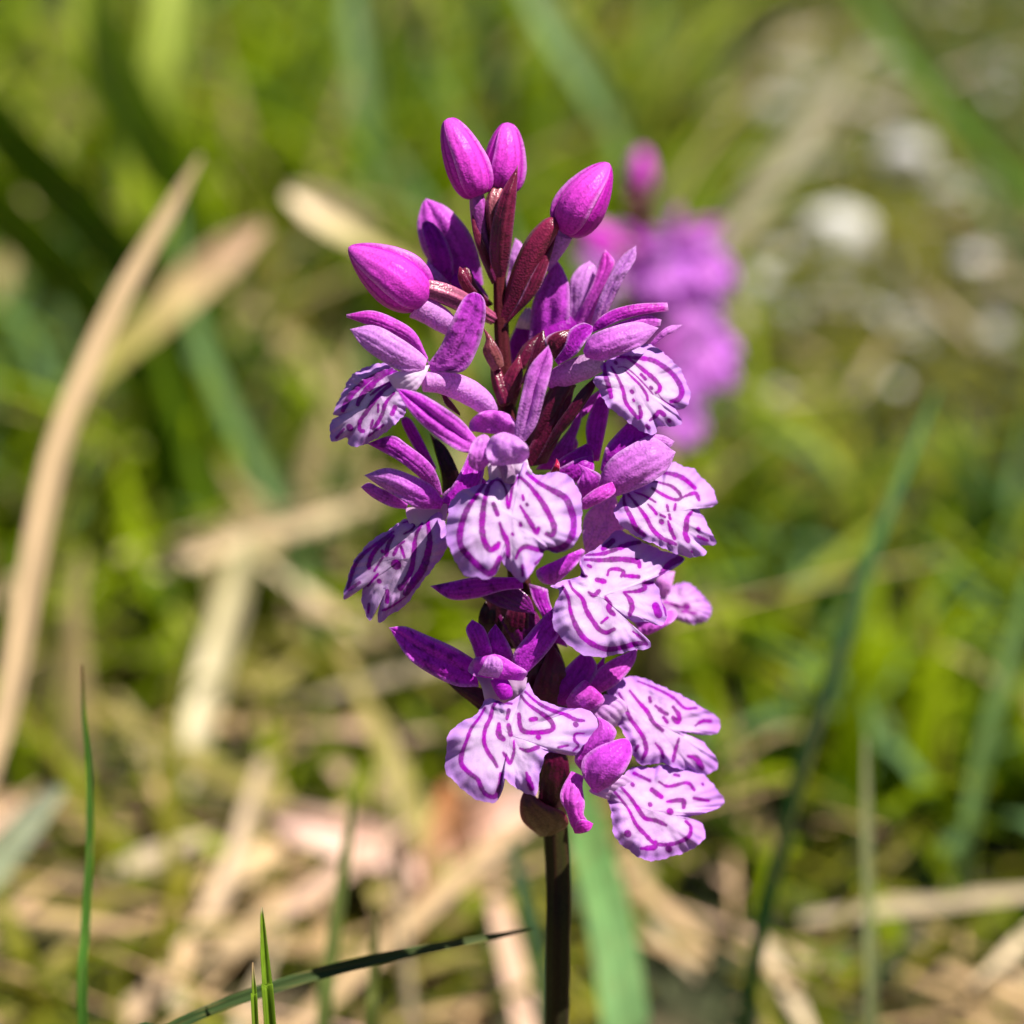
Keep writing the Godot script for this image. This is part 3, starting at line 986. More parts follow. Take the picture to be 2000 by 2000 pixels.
func flower_d(o: Node3D) -> void:
	var f := part("flower", o)
	crop(620, 560)
	petal("sepal", f, [1100, 1960, 950, 1790, 760, 1640, 600, 1550, 470, 1480], [1180, 1960, 1140, 1800, 1050, 1650, 850, 1490, 700, 1405, 470, 1480], 2.0, 3.4, ROSE * 0.9, PURPLE * 1.1, {"cup": 0.25, "arch": 1.0, "rim": 0.5, "blotch": 0.5})
	petal("sepal", f, [1070, 1800, 980, 1640, 860, 1430, 790, 1270, 830, 1225], [1120, 1700, 1050, 1560, 960, 1380, 890, 1260, 830, 1225], 0.6, 1.0, VIOLET * 1.2, PURPLE, {"cup": 0.25})
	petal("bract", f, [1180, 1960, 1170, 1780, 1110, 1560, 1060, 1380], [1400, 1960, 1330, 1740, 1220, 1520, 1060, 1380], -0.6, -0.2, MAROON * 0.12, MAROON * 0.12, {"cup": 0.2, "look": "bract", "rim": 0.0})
	crop(640, 860)
	petal("hood", f, [1060, 650, 850, 645, 690, 560, 500, 440, 345, 330], [1090, 570, 990, 430, 800, 330, 560, 260, 345, 330], 4.0, 4.6, PURPLE * 1.2, LILAC, {"cup": 0.38, "arch": 0.8, "blotch": 0.15})
	petal("petal", f, [740, 650, 600, 630, 440, 550, 350, 480, 315, 440], [760, 570, 620, 500, 500, 450, 390, 400, 315, 440], 3.4, 3.6, ROSE, ROSE, {"cup": 0.25})
	petal("petal", f, [1080, 560, 1180, 420, 1260, 280, 1330, 120], [1170, 640, 1400, 480, 1470, 330, 1480, 160], 4.0, 3.0, VIOLET * 1.5, PURPLE, {"cup": 0.15})
	petal("throat", f, [1130, 600, 1120, 740, 1060, 860, 960, 960], [740, 640, 740, 700, 770, 790, 830, 900], 3.2, 2.6, Color(0.62, 0.42, 0.62), WHITE, {"look": "throat", "cup": 0.07, "blotch": 0.0, "vein": 0.0})
	lip(f, [740, 740, 690, 760, 600, 830, 430, 930, 330, 1030, 240, 1150, 190, 1300, 145, 1500, 240, 1450, 325, 1370, 318, 1500, 350, 1620, 400, 1705, 430, 1620, 440, 1510, 510, 1470, 480, 1600, 470, 1700, 500, 1720, 600, 1640, 730, 1560, 860, 1380, 1000, 1200, 1110, 1050, 1130, 940, 1110, 800, 1060, 680, 930, 740, 830, 790], [700, 1120], 3.8, Vector2(0.35, 0.02), 0.7, [
		[22, 700, 780, 760, 765, 815, 790, 790, 840, 720, 880], [35, 620, 860, 480, 960, 350, 1060, 260, 1170, 220, 1290, 200, 1400, 300, 1340], [40, 600, 890, 480, 1000, 420, 1080, 390, 1160, 390, 1200], [40, 620, 900, 580, 960, 560, 1020, 550, 1080],
		[35, 510, 1040], [25, 520, 1100, 440, 1230], [30, 720, 950, 660, 1000, 620, 1080], [30, 690, 1000, 720, 1100], [90, 640, 1165], [45, 880, 790, 830, 900, 810, 1050, 790, 1200, 740, 1310, 690, 1390], [60, 935, 750, 950, 850, 960, 950, 930, 1100, 880, 1230, 800, 1340, 730, 1440],
		[25, 470, 1260, 380, 1370], [40, 480, 1320], [40, 560, 1420, 560, 1520], [25, 390, 1540, 380, 1620], [20, 730, 1470, 600, 1560, 520, 1600], [60, 680, 1380]], {"ruffle": 0.25, "ridge": 0.9, "axis": Vector2(-0.5, 0.86), "stain": 0.2})


func flower_g(o: Node3D) -> void:
	var f := part("flower", o)
	crop(980, 560)
	petal("petal", f, [350, 1700, 520, 1480, 650, 1320, 720, 1180, 800, 1060, 940, 960], [620, 1640, 720, 1500, 690, 1380, 760, 1230, 900, 1140, 1000, 1040, 940, 960], -0.8, -0.4, PURPLE, ROSE, {"cup": 0.12})
	petal("petal", f, [840, 1640, 800, 1450, 800, 1280, 880, 1080, 940, 980], [920, 1640, 960, 1450, 1000, 1250, 1010, 1100, 940, 980], 0.4, 0.6, PURPLE * 1.2, PURPLE, {"cup": 0.3, "keel": 0.15})
	petal("petal", f, [480, 1680, 580, 1600, 700, 1530, 800, 1480], [700, 1760, 850, 1660, 860, 1560, 800, 1480], 0.8, 0.8, VIOLET * 1.3, PURPLE, {"cup": 0.2})
	petal("sepal", f, [930, 1720, 980, 1520, 1080, 1390, 1200, 1270], [1000, 1800, 1250, 1640, 1420, 1480, 1460, 1420, 1200, 1270], 2.2, 1.8, PURPLE, VIOLET * 1.5, {"cup": 0.2})
	petal("hood", f, [880, 1900, 1000, 1650, 1200, 1500, 1420, 1420, 1640, 1560], [1020, 2000, 1250, 1920, 1420, 1840, 1570, 1720, 1640, 1560], 3.2, 2.6, ROSE, LILAC, {"cup": 0.34, "arch": 1.0, "blotch": 0.25})
	petal("petal", f, [1180, 1500, 1290, 1450, 1400, 1400, 1520, 1400, 1630, 1460], [1220, 1560, 1350, 1490, 1480, 1480, 1580, 1520, 1630, 1460], 3.0, 2.2, ROSE, LILAC, {"cup": 0.25})
	crop(1020, 860)
	petal("sepal", f, [560, 560, 510, 420, 560, 320, 530, 225], [720, 420, 740, 330, 640, 270, 530, 225], 3.6, 4.4, PURPLE, ROSE, {"cup": 0.25, "rim": 0.7})
	petal("sepal", f, [560, 650, 560, 560, 700, 450, 850, 390], [620, 640, 760, 580, 880, 490, 850, 390], 4.4, 4.2, ROSE, BUD, {"cup": 0.25, "rim": 0.5})
	lip(f, [950, 480, 1100, 430, 1200, 370, 1330, 290, 1420, 200, 1500, 240, 1620, 270, 1700, 360, 1780, 430, 1830, 540, 1840, 590, 1780, 630, 1670, 640, 1720, 740, 1790, 880, 1830, 950, 1800, 990, 1600, 990, 1700, 1020, 1745, 1060, 1690, 1090, 1590, 1105, 1450, 1070, 1250, 980, 1100, 920, 950, 820, 890, 740, 865, 660, 890, 610, 940, 540], [1300, 680], 2.6, Vector2(-0.4, 0.32), 0.8, [
		[40, 1290, 310, 1400, 315, 1500, 350, 1570, 400, 1620, 450], [30, 1190, 380, 1300, 400, 1400, 430, 1470, 490, 1490, 540, 1450, 560, 1380, 540, 1300, 500, 1220, 450], [35, 1500, 540, 1570, 510, 1630, 500, 1660, 560], [38, 1000, 510, 1080, 610, 1160, 720, 1220, 830, 1300, 910, 1440, 975],
		[42, 950, 520, 970, 620, 1020, 720, 1070, 820, 1150, 890], [22, 1060, 490, 1150, 520, 1250, 580], [28, 1180, 600, 1230, 650, 1260, 690], [30, 1360, 610, 1370, 660], [30, 1440, 600, 1430, 650], [25, 1300, 700, 1340, 720], [28, 1380, 700, 1390, 740], [45, 1305, 760],
		[35, 1370, 760, 1400, 850, 1430, 920], [45, 1600, 660, 1550, 730, 1540, 820, 1530, 880, 1560, 950], [40, 1650, 830], [30, 1650, 900, 1740, 940], [25, 1590, 1040]], {"ruffle": 0.35})


func flower_h(o: Node3D) -> void:
	var f := part("flower", o)
	crop(1020, 860)
	# the pale backs of the lips that stand behind
	petal("petal", f, [600, 1080, 570, 900, 590, 720, 720, 580, 880, 520], [760, 1000, 900, 880, 980, 800, 920, 640, 880, 520], -0.6, -0.6, LILAC * 1.3, LILAC * 1.4, {"cup": 0.15})
	petal("petal", f, [1230, 1480, 1250, 1330, 1330, 1260, 1440, 1235], [1360, 1480, 1400, 1420, 1420, 1330, 1440, 1235], -5.0, -5.0, LILAC * 1.3, LILAC * 1.3, {"cup": 0.1})
	lip(f, [1200, 1500, 1340, 1410, 1450, 1360, 1560, 1345, 1680, 1440, 1785, 1580, 1740, 1700, 1600, 1735, 1450, 1690, 1300, 1640], [1450, 1540], -5.0, Vector2(-0.3, 0.22), 0.8, [[30, 1340, 1520, 1450, 1560, 1540, 1580], [60, 1540, 1560], [25, 1500, 1610, 1630, 1630]], {"tint": Color(1.0, 0.80, 0.98), "ruffle": 0.2})
	petal("petal", f, [1000, 1680, 1060, 1730, 1100, 1810, 1180, 1840], [1440, 1600, 1460, 1660, 1380, 1740, 1180, 1840], -1.8, -1.4, ROSE, ROSE, {"cup": 0.15})
	lip(f, [590, 1080, 740, 990, 900, 850, 1100, 940, 1300, 1030, 1530, 1105, 1440, 1205, 1255, 1310, 1285, 1400, 1320, 1520, 1370, 1640, 1340, 1730, 1270, 1745, 1180, 1710, 1060, 1715, 985, 1670, 1040, 1770, 1150, 1850, 1215, 1910, 1190, 1965, 1020, 1985, 800, 2040, 600, 2030, 450, 1940, 310, 1790, 285, 1640, 330, 1490, 350, 1410, 260, 1370, 430, 1310, 555, 1270, 540, 1150], [740, 1480], 4.4, Vector2(-0.3, 0.27), 0.9, [
		[40, 600, 1080, 750, 1070, 900, 1020, 1000, 980, 1100, 960], [45, 590, 1125, 750, 1130, 900, 1120, 1030, 1130, 1090, 1150, 1100, 1190], [35, 800, 1270, 820, 1220, 900, 1215, 950, 1240, 930, 1280], [35, 960, 1275, 1090, 1285], [45, 700, 1315, 770, 1330], [25, 540, 1180, 560, 1260, 600, 1280],
		[42, 440, 1330, 470, 1400, 560, 1490, 600, 1600, 660, 1700, 720, 1780, 790, 1810, 860, 1780], [45, 380, 1380, 430, 1480, 450, 1600, 490, 1720, 560, 1840, 660, 1920, 800, 1965, 950, 1945, 1060, 1915, 1150, 1910], [40, 620, 1430, 670, 1460, 720, 1420], [45, 780, 1480, 820, 1540, 810, 1590, 860, 1640],
		[25, 740, 1720, 800, 1670], [38, 950, 1430, 1080, 1420, 1150, 1390, 1140, 1350, 1220, 1340], [45, 960, 1440, 1010, 1500, 1030, 1570, 1010, 1640], [70, 1250, 1560, 1280, 1640], [20, 1300, 1480, 1330, 1560, 1350, 1650], [30, 1000, 1690, 1040, 1730], [30, 1040, 1800, 1130, 1870, 1170, 1920],
		[50, 760, 1020, 850, 950], [60, 1300, 1260, 1380, 1170, 1490, 1110], [30, 620, 1180, 640, 1190]], {"ruffle": 0.4})
	petal("petal", f, [130, 1230, 140, 1290, 200, 1350, 300, 1365], [560, 1020, 590, 1060, 480, 1210, 300, 1365], 6.4, 5.6, PURPLE * 1.2, ROSE * 0.9, {"cup": 0.15, "vein": 0.5})
	petal("sepal", f, [300, 1900, 180, 1650, 100, 1500, 60, 1350], [430, 1950, 330, 1700, 260, 1520, 240, 1400], 1.0, 1.4, PURPLE, VIOLET, {"cup": 0.2})


func flower_c(o: Node3D) -> void:
	var f := part("flower", o)
	crop(620, 560)
	petal("sepal", f, [1500, 1580, 1330, 1545, 1100, 1400, 880, 1190, 740, 960], [1500, 1430, 1380, 1280, 1230, 1160, 1000, 1020, 860, 975, 740, 960], 6.2, 7.4, ROSE, PURPLE * 1.2, {"cup": 0.10, "keel": 0.22, "arch": 0.6, "blotch": 0.3, "rim": 0.6})
	petal("petal", f, [1430, 1360, 1440, 1270, 1530, 1190, 1650, 1165], [1860, 1400, 1880, 1300, 1800, 1200, 1650, 1165], 5.8, 6.2, ROSE, ROSE * 1.15, {"cup": 0.16, "wave": 0.35, "keel": 0.1})
	petal("petal", f, [1500, 1740, 1430, 1680, 1430, 1560, 1480, 1440, 1570, 1390], [1560, 1720, 1640, 1640, 1650, 1520, 1620, 1420, 1570, 1390], 7.6, 7.6, ROSE, LILAC, {"cup": 0.16, "wave": 0.3, "roll": -0.4})
	crop(980, 560)
	petal("sepal", f, [110, 1480, 130, 1300, 180, 1050, 260, 760, 440, 550], [230, 1450, 330, 1300, 400, 1050, 480, 720, 440, 550], 6.4, 6.8, LILAC * 0.9, ROSE, {"cup": 0.10, "keel": 0.25, "blotch": 0.3, "rim": 0.6})
	petal("hood", f, [-100, 1690, -150, 1560, -110, 1430, 0, 1375, 60, 1390], [200, 1660, 255, 1600, 240, 1500, 150, 1420, 60, 1390], 8.2, 7.6, LILAC, LILAC * 1.05, {"cup": 0.14, "arch": 0.9, "blotch": 0.1, "vein": 0.15, "wave": 0.35})
	petal("throat", f, [-130, 1640, -130, 1720, -120, 1800, -100, 1900], [240, 1620, 260, 1700, 290, 1760, 260, 1880], 6.2, 5.4, WHITE * 0.85, WHITE, {"look": "throat", "cup": -0.05, "blotch": 0.0, "vein": 0.0, "rim": 0.0})
	tube("column", f, [-20, 1660, 6.6, 40, 40, 1720, 6.9, 60, 70, 1800, 7.1, 65, 70, 1850, 7.0, 50], Color(0.40, 0.22, 0.42), Color(0.42, 0.26, 0.46), 0.0)
	crop(640, 860)
	petal("sepal", f, [1840, 1400, 1650, 1420, 1400, 1490, 1160, 1500, 965, 1375], [1830, 1290, 1600, 1290, 1380, 1290, 1180, 1330, 965, 1375], 4.4, 5.6, VIOLET * 1.3, PURPLE, {"cup": 0.2, "blotch": 0.6, "rim": 0.45})
	lip(f, [1480, 400, 1360, 440, 1250, 480, 1160, 580, 1130, 720, 1115, 900, 1140, 1000, 1200, 1130, 1260, 1240, 1330, 1290, 1420, 1290, 1500, 1315, 1580, 1270, 1620, 1190, 1635, 1125, 1690, 1210, 1770, 1290, 1845, 1345, 1890, 1290, 1985, 1160, 2060, 1040, 2130, 1060, 2230, 1050, 2330, 980, 2385, 870, 2395, 740, 2400, 600, 2375, 480, 2315, 380, 2235, 310, 2135, 300, 1985, 330, 1910, 290, 1860, 200, 1780, 330, 1640, 360, 1560, 330], [1740, 720], 8.0, Vector2(0.02, 0.32), 0.9, [
		[55, 1480, 400, 1400, 520, 1320, 640, 1270, 770, 1245, 900, 1260, 1000, 1330, 1090, 1420, 1180, 1500, 1245, 1550, 1240, 1600, 1150, 1620, 1110], [52, 1560, 380, 1510, 450, 1480, 560, 1460, 700, 1455, 850, 1480, 960, 1530, 1030, 1590, 1000, 1610, 970], [42, 1560, 600, 1600, 700], [45, 1620, 780, 1650, 870, 1690, 960, 1700, 1090],
		[28, 1560, 380, 1620, 380, 1680, 470, 1690, 560, 1700, 640, 1720, 560, 1740, 430, 1780, 360, 1820, 350], [48, 1820, 350, 1920, 450, 2030, 600, 2105, 740, 2135, 830, 2115, 890, 2065, 880], [56, 1875, 310, 1985, 400, 2115, 470, 2235, 540, 2285, 640, 2315, 760, 2305, 880, 2255, 970, 2175, 1020, 2075, 1025],
		[30, 1835, 520, 1845, 560], [32, 1875, 600], [42, 1815, 620, 1875, 720, 1925, 800, 1965, 870, 1985, 830], [34, 1815, 780, 1820, 800], [42, 1775, 1110, 1805, 1040, 1865, 1000, 1945, 1020, 2035, 1040], [30, 1835, 1180, 1840, 1270], [25, 1955, 1160, 2025, 1100], [30, 1740, 880, 1745, 890]], {"ruffle": 0.45})


func flower_j(o: Node3D) -> void:
	var f := part("flower", o)
	crop(1040, 1260, 0.2278)
	petal("petal", f, [480, 400, 510, 280, 620, 160, 900, 20], [540, 430, 720, 340, 870, 160, 900, 20], 1.6, 0.2, BUD * 0.9, ROSE, {"cup": 0.2})
	petal("petal", f, [290, 470, 350, 380, 440, 300, 480, 340], [310, 560, 480, 570, 620, 470, 480, 340], 2.2, 2.2, ROSE, BUD, {"cup": 0.25, "rim": 0.5})
	petal("petal", f, [250, 470, 380, 320, 520, 200, 620, 90], [330, 500, 480, 380, 600, 260, 620, 90], 0.6, 0.4, VIOLET, PURPLE, {"cup": 0.2})
	petal("throat", f, [500, 560, 560, 640, 640, 700, 720, 700], [620, 420, 720, 440, 800, 500, 820, 620], 1.0, 0.2, LILAC, WHITE, {"look": "throat", "cup": 0.10, "vein": 0.0})
	lip(f, [640, 400, 720, 300, 830, 270, 950, 280, 1100, 350, 1300, 440, 1480, 550, 1570, 600, 1610, 680, 1590, 750, 1480, 770, 1320, 750, 1380, 820, 1450, 815, 1520, 900, 1585, 980, 1580, 1060, 1500, 1110, 1440, 1120, 1220, 1050, 1100, 1010, 950, 1030, 870, 960, 830, 850, 760, 720, 700, 640, 690, 540, 700, 470], [1060, 680], 0.2, Vector2(-0.4, 0.27), 0.8, [
		[35, 740, 410, 780, 500, 830, 620, 900, 720, 950, 800, 970, 900, 940, 970], [35, 830, 390, 900, 480, 980, 570, 1030, 660, 1110, 730], [30, 1000, 450, 1005, 480], [35, 1050, 520, 1110, 570, 1150, 590], [40, 1200, 530, 1250, 600, 1240, 660, 1200, 620], [25, 900, 310, 1050, 370, 1200, 450, 1300, 540, 1400, 540],
		[30, 1390, 690, 1450, 650, 1520, 650], [30, 1050, 840, 1100, 900, 1120, 960], [32, 1250, 800, 1220, 900, 1200, 990], [45, 1330, 950, 1400, 970, 1450, 1050], [25, 880, 900, 900, 860], [30, 1120, 620, 1150, 660]], {"tint": Color(1.0, 0.88, 1.0), "ruffle": 0.4})


func flower_k(o: Node3D) -> void:
	var f := part("flower", o)
	crop(1040, 1260, 0.2278)
	petal("sepal", f, [420, 1080, 360, 980, 440, 820, 560, 700, 550, 610], [560, 1000, 680, 840, 720, 740, 650, 660, 550, 610], 2.6, 2.8, PURPLE * 1.2, ROSE, {"cup": 0.25})
	petal("hood", f, [520, 1255, 430, 1120, 430, 980, 540, 880, 720, 810, 810, 800], [560, 1265, 680, 1200, 780, 1100, 850, 960, 850, 860, 810, 800], 3.6, 3.4, ROSE, PURPLE * 1.3, {"cup": 0.30, "arch": 0.8, "blotch": 0.2})
	petal("sepal", f, [330, 1080, 250, 1230, 240, 1330, 290, 1430, 330, 1550, 390, 1610], [440, 1130, 430, 1220, 450, 1360, 440, 1450, 470, 1520, 390, 1610], 3.0, 3.6, ROSE, BUD, {"cup": 0.30, "keel": -0.05})
	petal("sepal", f, [350, 1560, 400, 1500, 450, 1495, 520, 1530], [370, 1615, 420, 1615, 490, 1590, 520, 1530], 3.6, 4.2, BUD, BUD, {"cup": 0.3})
	petal("throat", f, [480, 1250, 520, 1280, 600, 1310, 700, 1340], [640, 1130, 720, 1120, 800, 1120, 880, 1180], 2.0, 1.0, LILAC, WHITE, {"look": "throat", "cup": 0.10, "vein": 0.0})
	lip(f, [600, 1265, 700, 1170, 780, 1110, 880, 1040, 1000, 1050, 1120, 1020, 1300, 1010, 1450, 1090, 1560, 1210, 1640, 1320, 1620, 1380, 1480, 1440, 1320, 1480, 1430, 1510, 1480, 1590, 1460, 1680, 1330, 1770, 1200, 1810, 1050, 1850, 930, 1830, 840, 1770, 740, 1690, 690, 1600, 680, 1480, 650, 1340], [1020, 1420], 1.6, Vector2(-0.35, 0.27), 0.8, [
		[30, 870, 1100, 1000, 1160], [32, 660, 1210, 740, 1300, 820, 1410, 880, 1530, 960, 1620, 1050, 1700, 1200, 1700, 1330, 1640, 1350, 1560, 1310, 1510], [35, 740, 1200, 830, 1300, 900, 1400, 960, 1480, 1050, 1500, 1140, 1540], [35, 850, 1190], [40, 1000, 1360], [45, 1020, 1240, 1100, 1300],
		[40, 1150, 1340, 1280, 1330, 1290, 1390], [50, 1170, 1420], [30, 1080, 1170, 1160, 1210, 1320, 1180, 1380, 1240], [25, 1210, 1110, 1250, 1120], [30, 1380, 1310, 1500, 1330], [25, 1450, 1190], [65, 810, 1610], [40, 930, 1740, 1040, 1730, 1050, 1690], [55, 1160, 1740]], {"tint": Color(1.0, 0.90, 1.0), "ruffle": 0.35})


func flower_i(o: Node3D) -> void:
	var f := part("flower", o)
	crop(740, 1180)
	petal("sepal", f, [940, 780, 720, 770, 450, 640, 260, 490, 95, 220], [900, 520, 700, 400, 450, 290, 250, 210, 95, 220], 3.0, 3.8, VIOLET * 1.5, PURPLE * 1.3, {"cup": 0.12, "keel": 0.12, "blotch": 0.6})
	petal("petal", f, [930, 560, 880, 400, 820, 240, 880, 145], [1080, 540, 1060, 400, 990, 220, 880, 145], 3.2, 3.8, VIOLET * 1.3, PURPLE * 1.2, {"cup": 0.25})
	petal("sepal", f, [1000, 560, 980, 440, 1020, 290, 1100, 185], [1270, 540, 1260, 450, 1190, 310, 1100, 185], 2.8, 3.2, VIOLET * 1.3, PURPLE * 1.1, {"cup": 0.2})
	petal("sepal", f, [1290, 620, 1270, 470, 1400, 290, 1560, 110, 1690, 0], [1400, 650, 1560, 490, 1690, 310, 1740, 140, 1690, 0], 3.4, 2.6, PURPLE * 1.2, PURPLE, {"cup": 0.12, "blotch": 0.5})
	petal("hood", f, [900, 680, 840, 620, 900, 510, 1010, 490, 1090, 470], [1360, 720, 1400, 640, 1280, 560, 1180, 500, 1090, 470], 4.4, 4.0, PURPLE * 1.2, ROSE, {"cup": 0.22, "arch": 0.5, "blotch": 0.2})
	petal("petal", f, [930, 660, 980, 580, 1010, 510, 1060, 480], [1130, 690, 1170, 610, 1150, 520, 1060, 480], 5.2, 5.2, LILAC, LILAC * 1.1, {"cup": 0.3, "blotch": 0.0})
	petal("throat", f, [900, 660, 960, 760, 990, 870, 1010, 990], [1400, 690, 1390, 780, 1400, 850, 1380, 960], 3.4, 2.6, Color(0.45, 0.25, 0.48), WHITE, {"look": "throat", "cup": -0.06, "blotch": 0.0, "vein": 0.0, "rim": 0.0})
	tube("column", f, [1100, 690, 4.2, 60, 1150, 760, 4.2, 80, 1190, 840, 4.3, 75, 1210, 900, 4.4, 50], VIOLET * 1.4, VIOLET * 1.2, 0.0)
	lip(f, [1000, 900, 930, 1030, 800, 1100, 690, 1180, 640, 1280, 640, 1400, 620, 1500, 640, 1600, 730, 1690, 850, 1800, 970, 1860, 1090, 1870, 1150, 1800, 1180, 1700, 1175, 1640, 1250, 1700, 1350, 1770, 1430, 1795, 1490, 1800, 1510, 1650, 1540, 1520, 1590, 1400, 1700, 1410, 1850, 1425, 1930, 1330, 2010, 1230, 2065, 1135, 2030, 1040, 1911, 981, 1800, 985, 1620, 940, 1470, 860, 1410, 740, 1320, 860, 1200, 930, 1100, 900], [1230, 1230], 5.4, Vector2(0.0, 0.34), 0.9, [
		[40, 1000, 980, 940, 1080, 870, 1170, 820, 1300, 780, 1420, 780, 1510, 850, 1590, 930, 1650, 960, 1720, 1010, 1790, 1090, 1810, 1130, 1720, 1150, 1600], [38, 1250, 940, 1130, 920, 1080, 960, 1050, 1070, 1000, 1180, 990, 1300, 1030, 1400, 1080, 1470, 1110, 1530], [55, 1130, 1130, 1130, 1230, 1170, 1270], [35, 1220, 1000, 1205, 1080],
		[45, 1220, 1140, 1240, 1230], [32, 1270, 1290, 1270, 1400, 1230, 1500, 1200, 1440, 1170, 1400], [42, 1330, 850, 1400, 940, 1500, 1010, 1590, 1070, 1640, 1140, 1620, 1190, 1500, 1210, 1370, 1200, 1330, 1140, 1320, 1040], [40, 1430, 1090, 1480, 1080], [38, 1330, 1360, 1400, 1380, 1500, 1350], [50, 1500, 1250],
		[35, 1380, 830, 1480, 920, 1600, 990, 1750, 1040, 1850, 1090, 1930, 1100], [50, 1850, 1130], [25, 1932, 1215, 1850, 1220, 1840, 1280, 1880, 1330, 1830, 1380], [25, 1690, 1350, 1780, 1330], [45, 1390, 1590, 1420, 1680, 1440, 1740]], {"ruffle": 0.5})


# ------------------------------------------------------------------ the second orchid, well behind
func orchid_behind() -> void:
	depth = 290.0
	swell = 290.0 / 152.0 * 0.55
	var foot := W(1290, 1500, 290.0)
	foot.y = lie(foot.x, foot.z)
	grow = 1.0
	move = Vector2.ZERO
	lip_tint = Color(1.0, 0.52, 1.0)
	var o := base("orchid", foot, "blurred pink orchid spike standing behind the sharp one, to its right", "orchid")
	crop(0, 0, 1.0)
	var low := sheet_at(foot)
	tube("stem", o, [1258, 420, 0.0, 9, 1262, 520, 0.0, 11, 1270, 700, 0.0, 12, 1278, 900, 0.0, 13, low.x, low.y, (290.0 - low.z) / swell, 13], STEM_RED, STEM_GREEN, 0.03, "stem", false)
	# the same kinds of flower as on the sharp spike, smaller on the layout sheet because they stand further off
	for f in [["bud_b", 0.62, 985, 310, 1250, 335], ["bud_d", 0.55, 760, 530, 1165, 460], ["e", 0.62, 1240, 660, 1370, 470], ["b", 0.60, 760, 740, 1170, 560], ["g", 0.66, 1290, 950, 1372, 670], ["e", 0.62, 1300, 800, 1362, 770], ["g", 0.60, 1290, 950, 1350, 560], ["e", 0.56, 1300, 800, 1350, 850], ["c", 0.42, 980, 960, 1290, 520]]:
		grow = f[1]
		move = Vector2(f[4], f[5]) - Vector2(f[2], f[3]) * grow
		match f[0]:
			"bud_b": bud_b(o)
			"bud_d": bud_d(o)
			"e": flower_e(o)
			"b": flower_b(o)
			"g": flower_g(o)
			"c": flower_c(o)
	grow = 1.0
	move = Vector2.ZERO


# ------------------------------------------------------------------ single blades and stalks
# points: x, y (layout sheet), distance from the lens in mm, width in sheet units; the first is the tip, the last is carried on into the ground
func blade(called: String, label: String, category: String, a: Array, c_tip: Color, c_low: Color, o := {}) -> void:
	var line := PackedVector3Array()
	var wide := PackedFloat32Array()
	for i in range(0, a.size(), 4):
		var far: float = a[i + 2]
		if far <= 0.0:   # given as a height above the ground, in millimetres below zero
			var go := W(a[i], a[i + 1], 1000.0) - eye
			far = 1000.0 * (eye.y + far * 0.001) / -go.y
		line.append(W(a[i], a[i + 1], far))
		wide.append(a[i + 3] * 0.001 * HALF * far * 0.001)
	if o.get("rooted", true):
		var e := line[line.size() - 1]
		var b := line[line.size() - 2]
		var go := (e - b).normalized()
		go = Vector3(go.x * 0.4, -0.9, go.z * 0.4 - 0.05).normalized()
		var t := (e.y + 0.003) / -go.y
		if t > 0.0:
			line.append(e + go * t * 0.5)
			wide.append(wide[wide.size() - 1])
			line.append(e + go * t)
			wide.append(wide[wide.size() - 1] * 0.9)
	var foot := line[line.size() - 1]
	var rows := 40
	var cols := 13
	var fold: float = o.get("fold", 0.25)
	var twist: float = o.get("twist", 0.3)
	var mid := PackedVector3Array()
	var th := PackedFloat32Array()
	var col := PackedColorArray()
	var spans := line.size() - 1
	for i in rows:
		var s := i / (rows - 1.0)
		var f := s * spans
		var k := mini(int(f), spans - 1)
		var w := f - k
		var before := line[k - 1] if k > 0 else line[0] * 2.0 - line[1]
		var after := line[k + 2] if k + 2 < line.size() else line[k + 1] * 2.0 - line[k]
		var p := line[k].cubic_interpolate(line[k + 1], before, after, w)
		var p2 := line[k].cubic_interpolate(line[k + 1], before, after, w + 0.05)
		var along := (p2 - p).normalized()
		var side := along.cross(near_axis).normalized()
		var face := side.cross(along)
		var turn := twist * sin(s * 3.0 + foot.x * 50.0)
		var across := side * cos(turn) + face * sin(turn)
		var outward := across.cross(along)
		var width := lerpf(wide[k], wide[k + 1], w) / cos(turn)
		for j in cols:
			var v := 2.0 * j / (cols - 1.0) - 1.0
			mid.append(p + across * v * width * 0.5 + outward * (absf(v) - 0.5) * width * fold - foot)
			th.append(minf(o.get("thick", 0.25), width * 300.0) * sqrt(maxf(0.0, 1.0 - pow(absf(v), 4.0))))
			var c := c_tip.lerp(c_low, smoothstep(0.0, o.get("tip", 0.6), s))
			c = c * (1.0 + 0.20 * sin(v * 17.0) + 0.30 * noise.get_noise_2d(s * 12.0, foot.x * 400.0 + v) + 0.30 * noise.get_noise_2d(s * 3.0 + 7.0, v * 5.0 + foot.z * 300.0))
			c = c.lerp(Color(0.30, 0.22, 0.08), 0.5 * smoothstep(0.25, 0.5, noise.get_noise_2d(s * 22.0 + foot.x * 900.0, v * 1.6)))
			c.a = 1.0
			col.append(c)
	var m := put(skins(mid, th, col, rows, cols), M[o.get("look", "grass")], called, self)
	m.position = foot
	tag(m, label, category, o.get("group", ""))


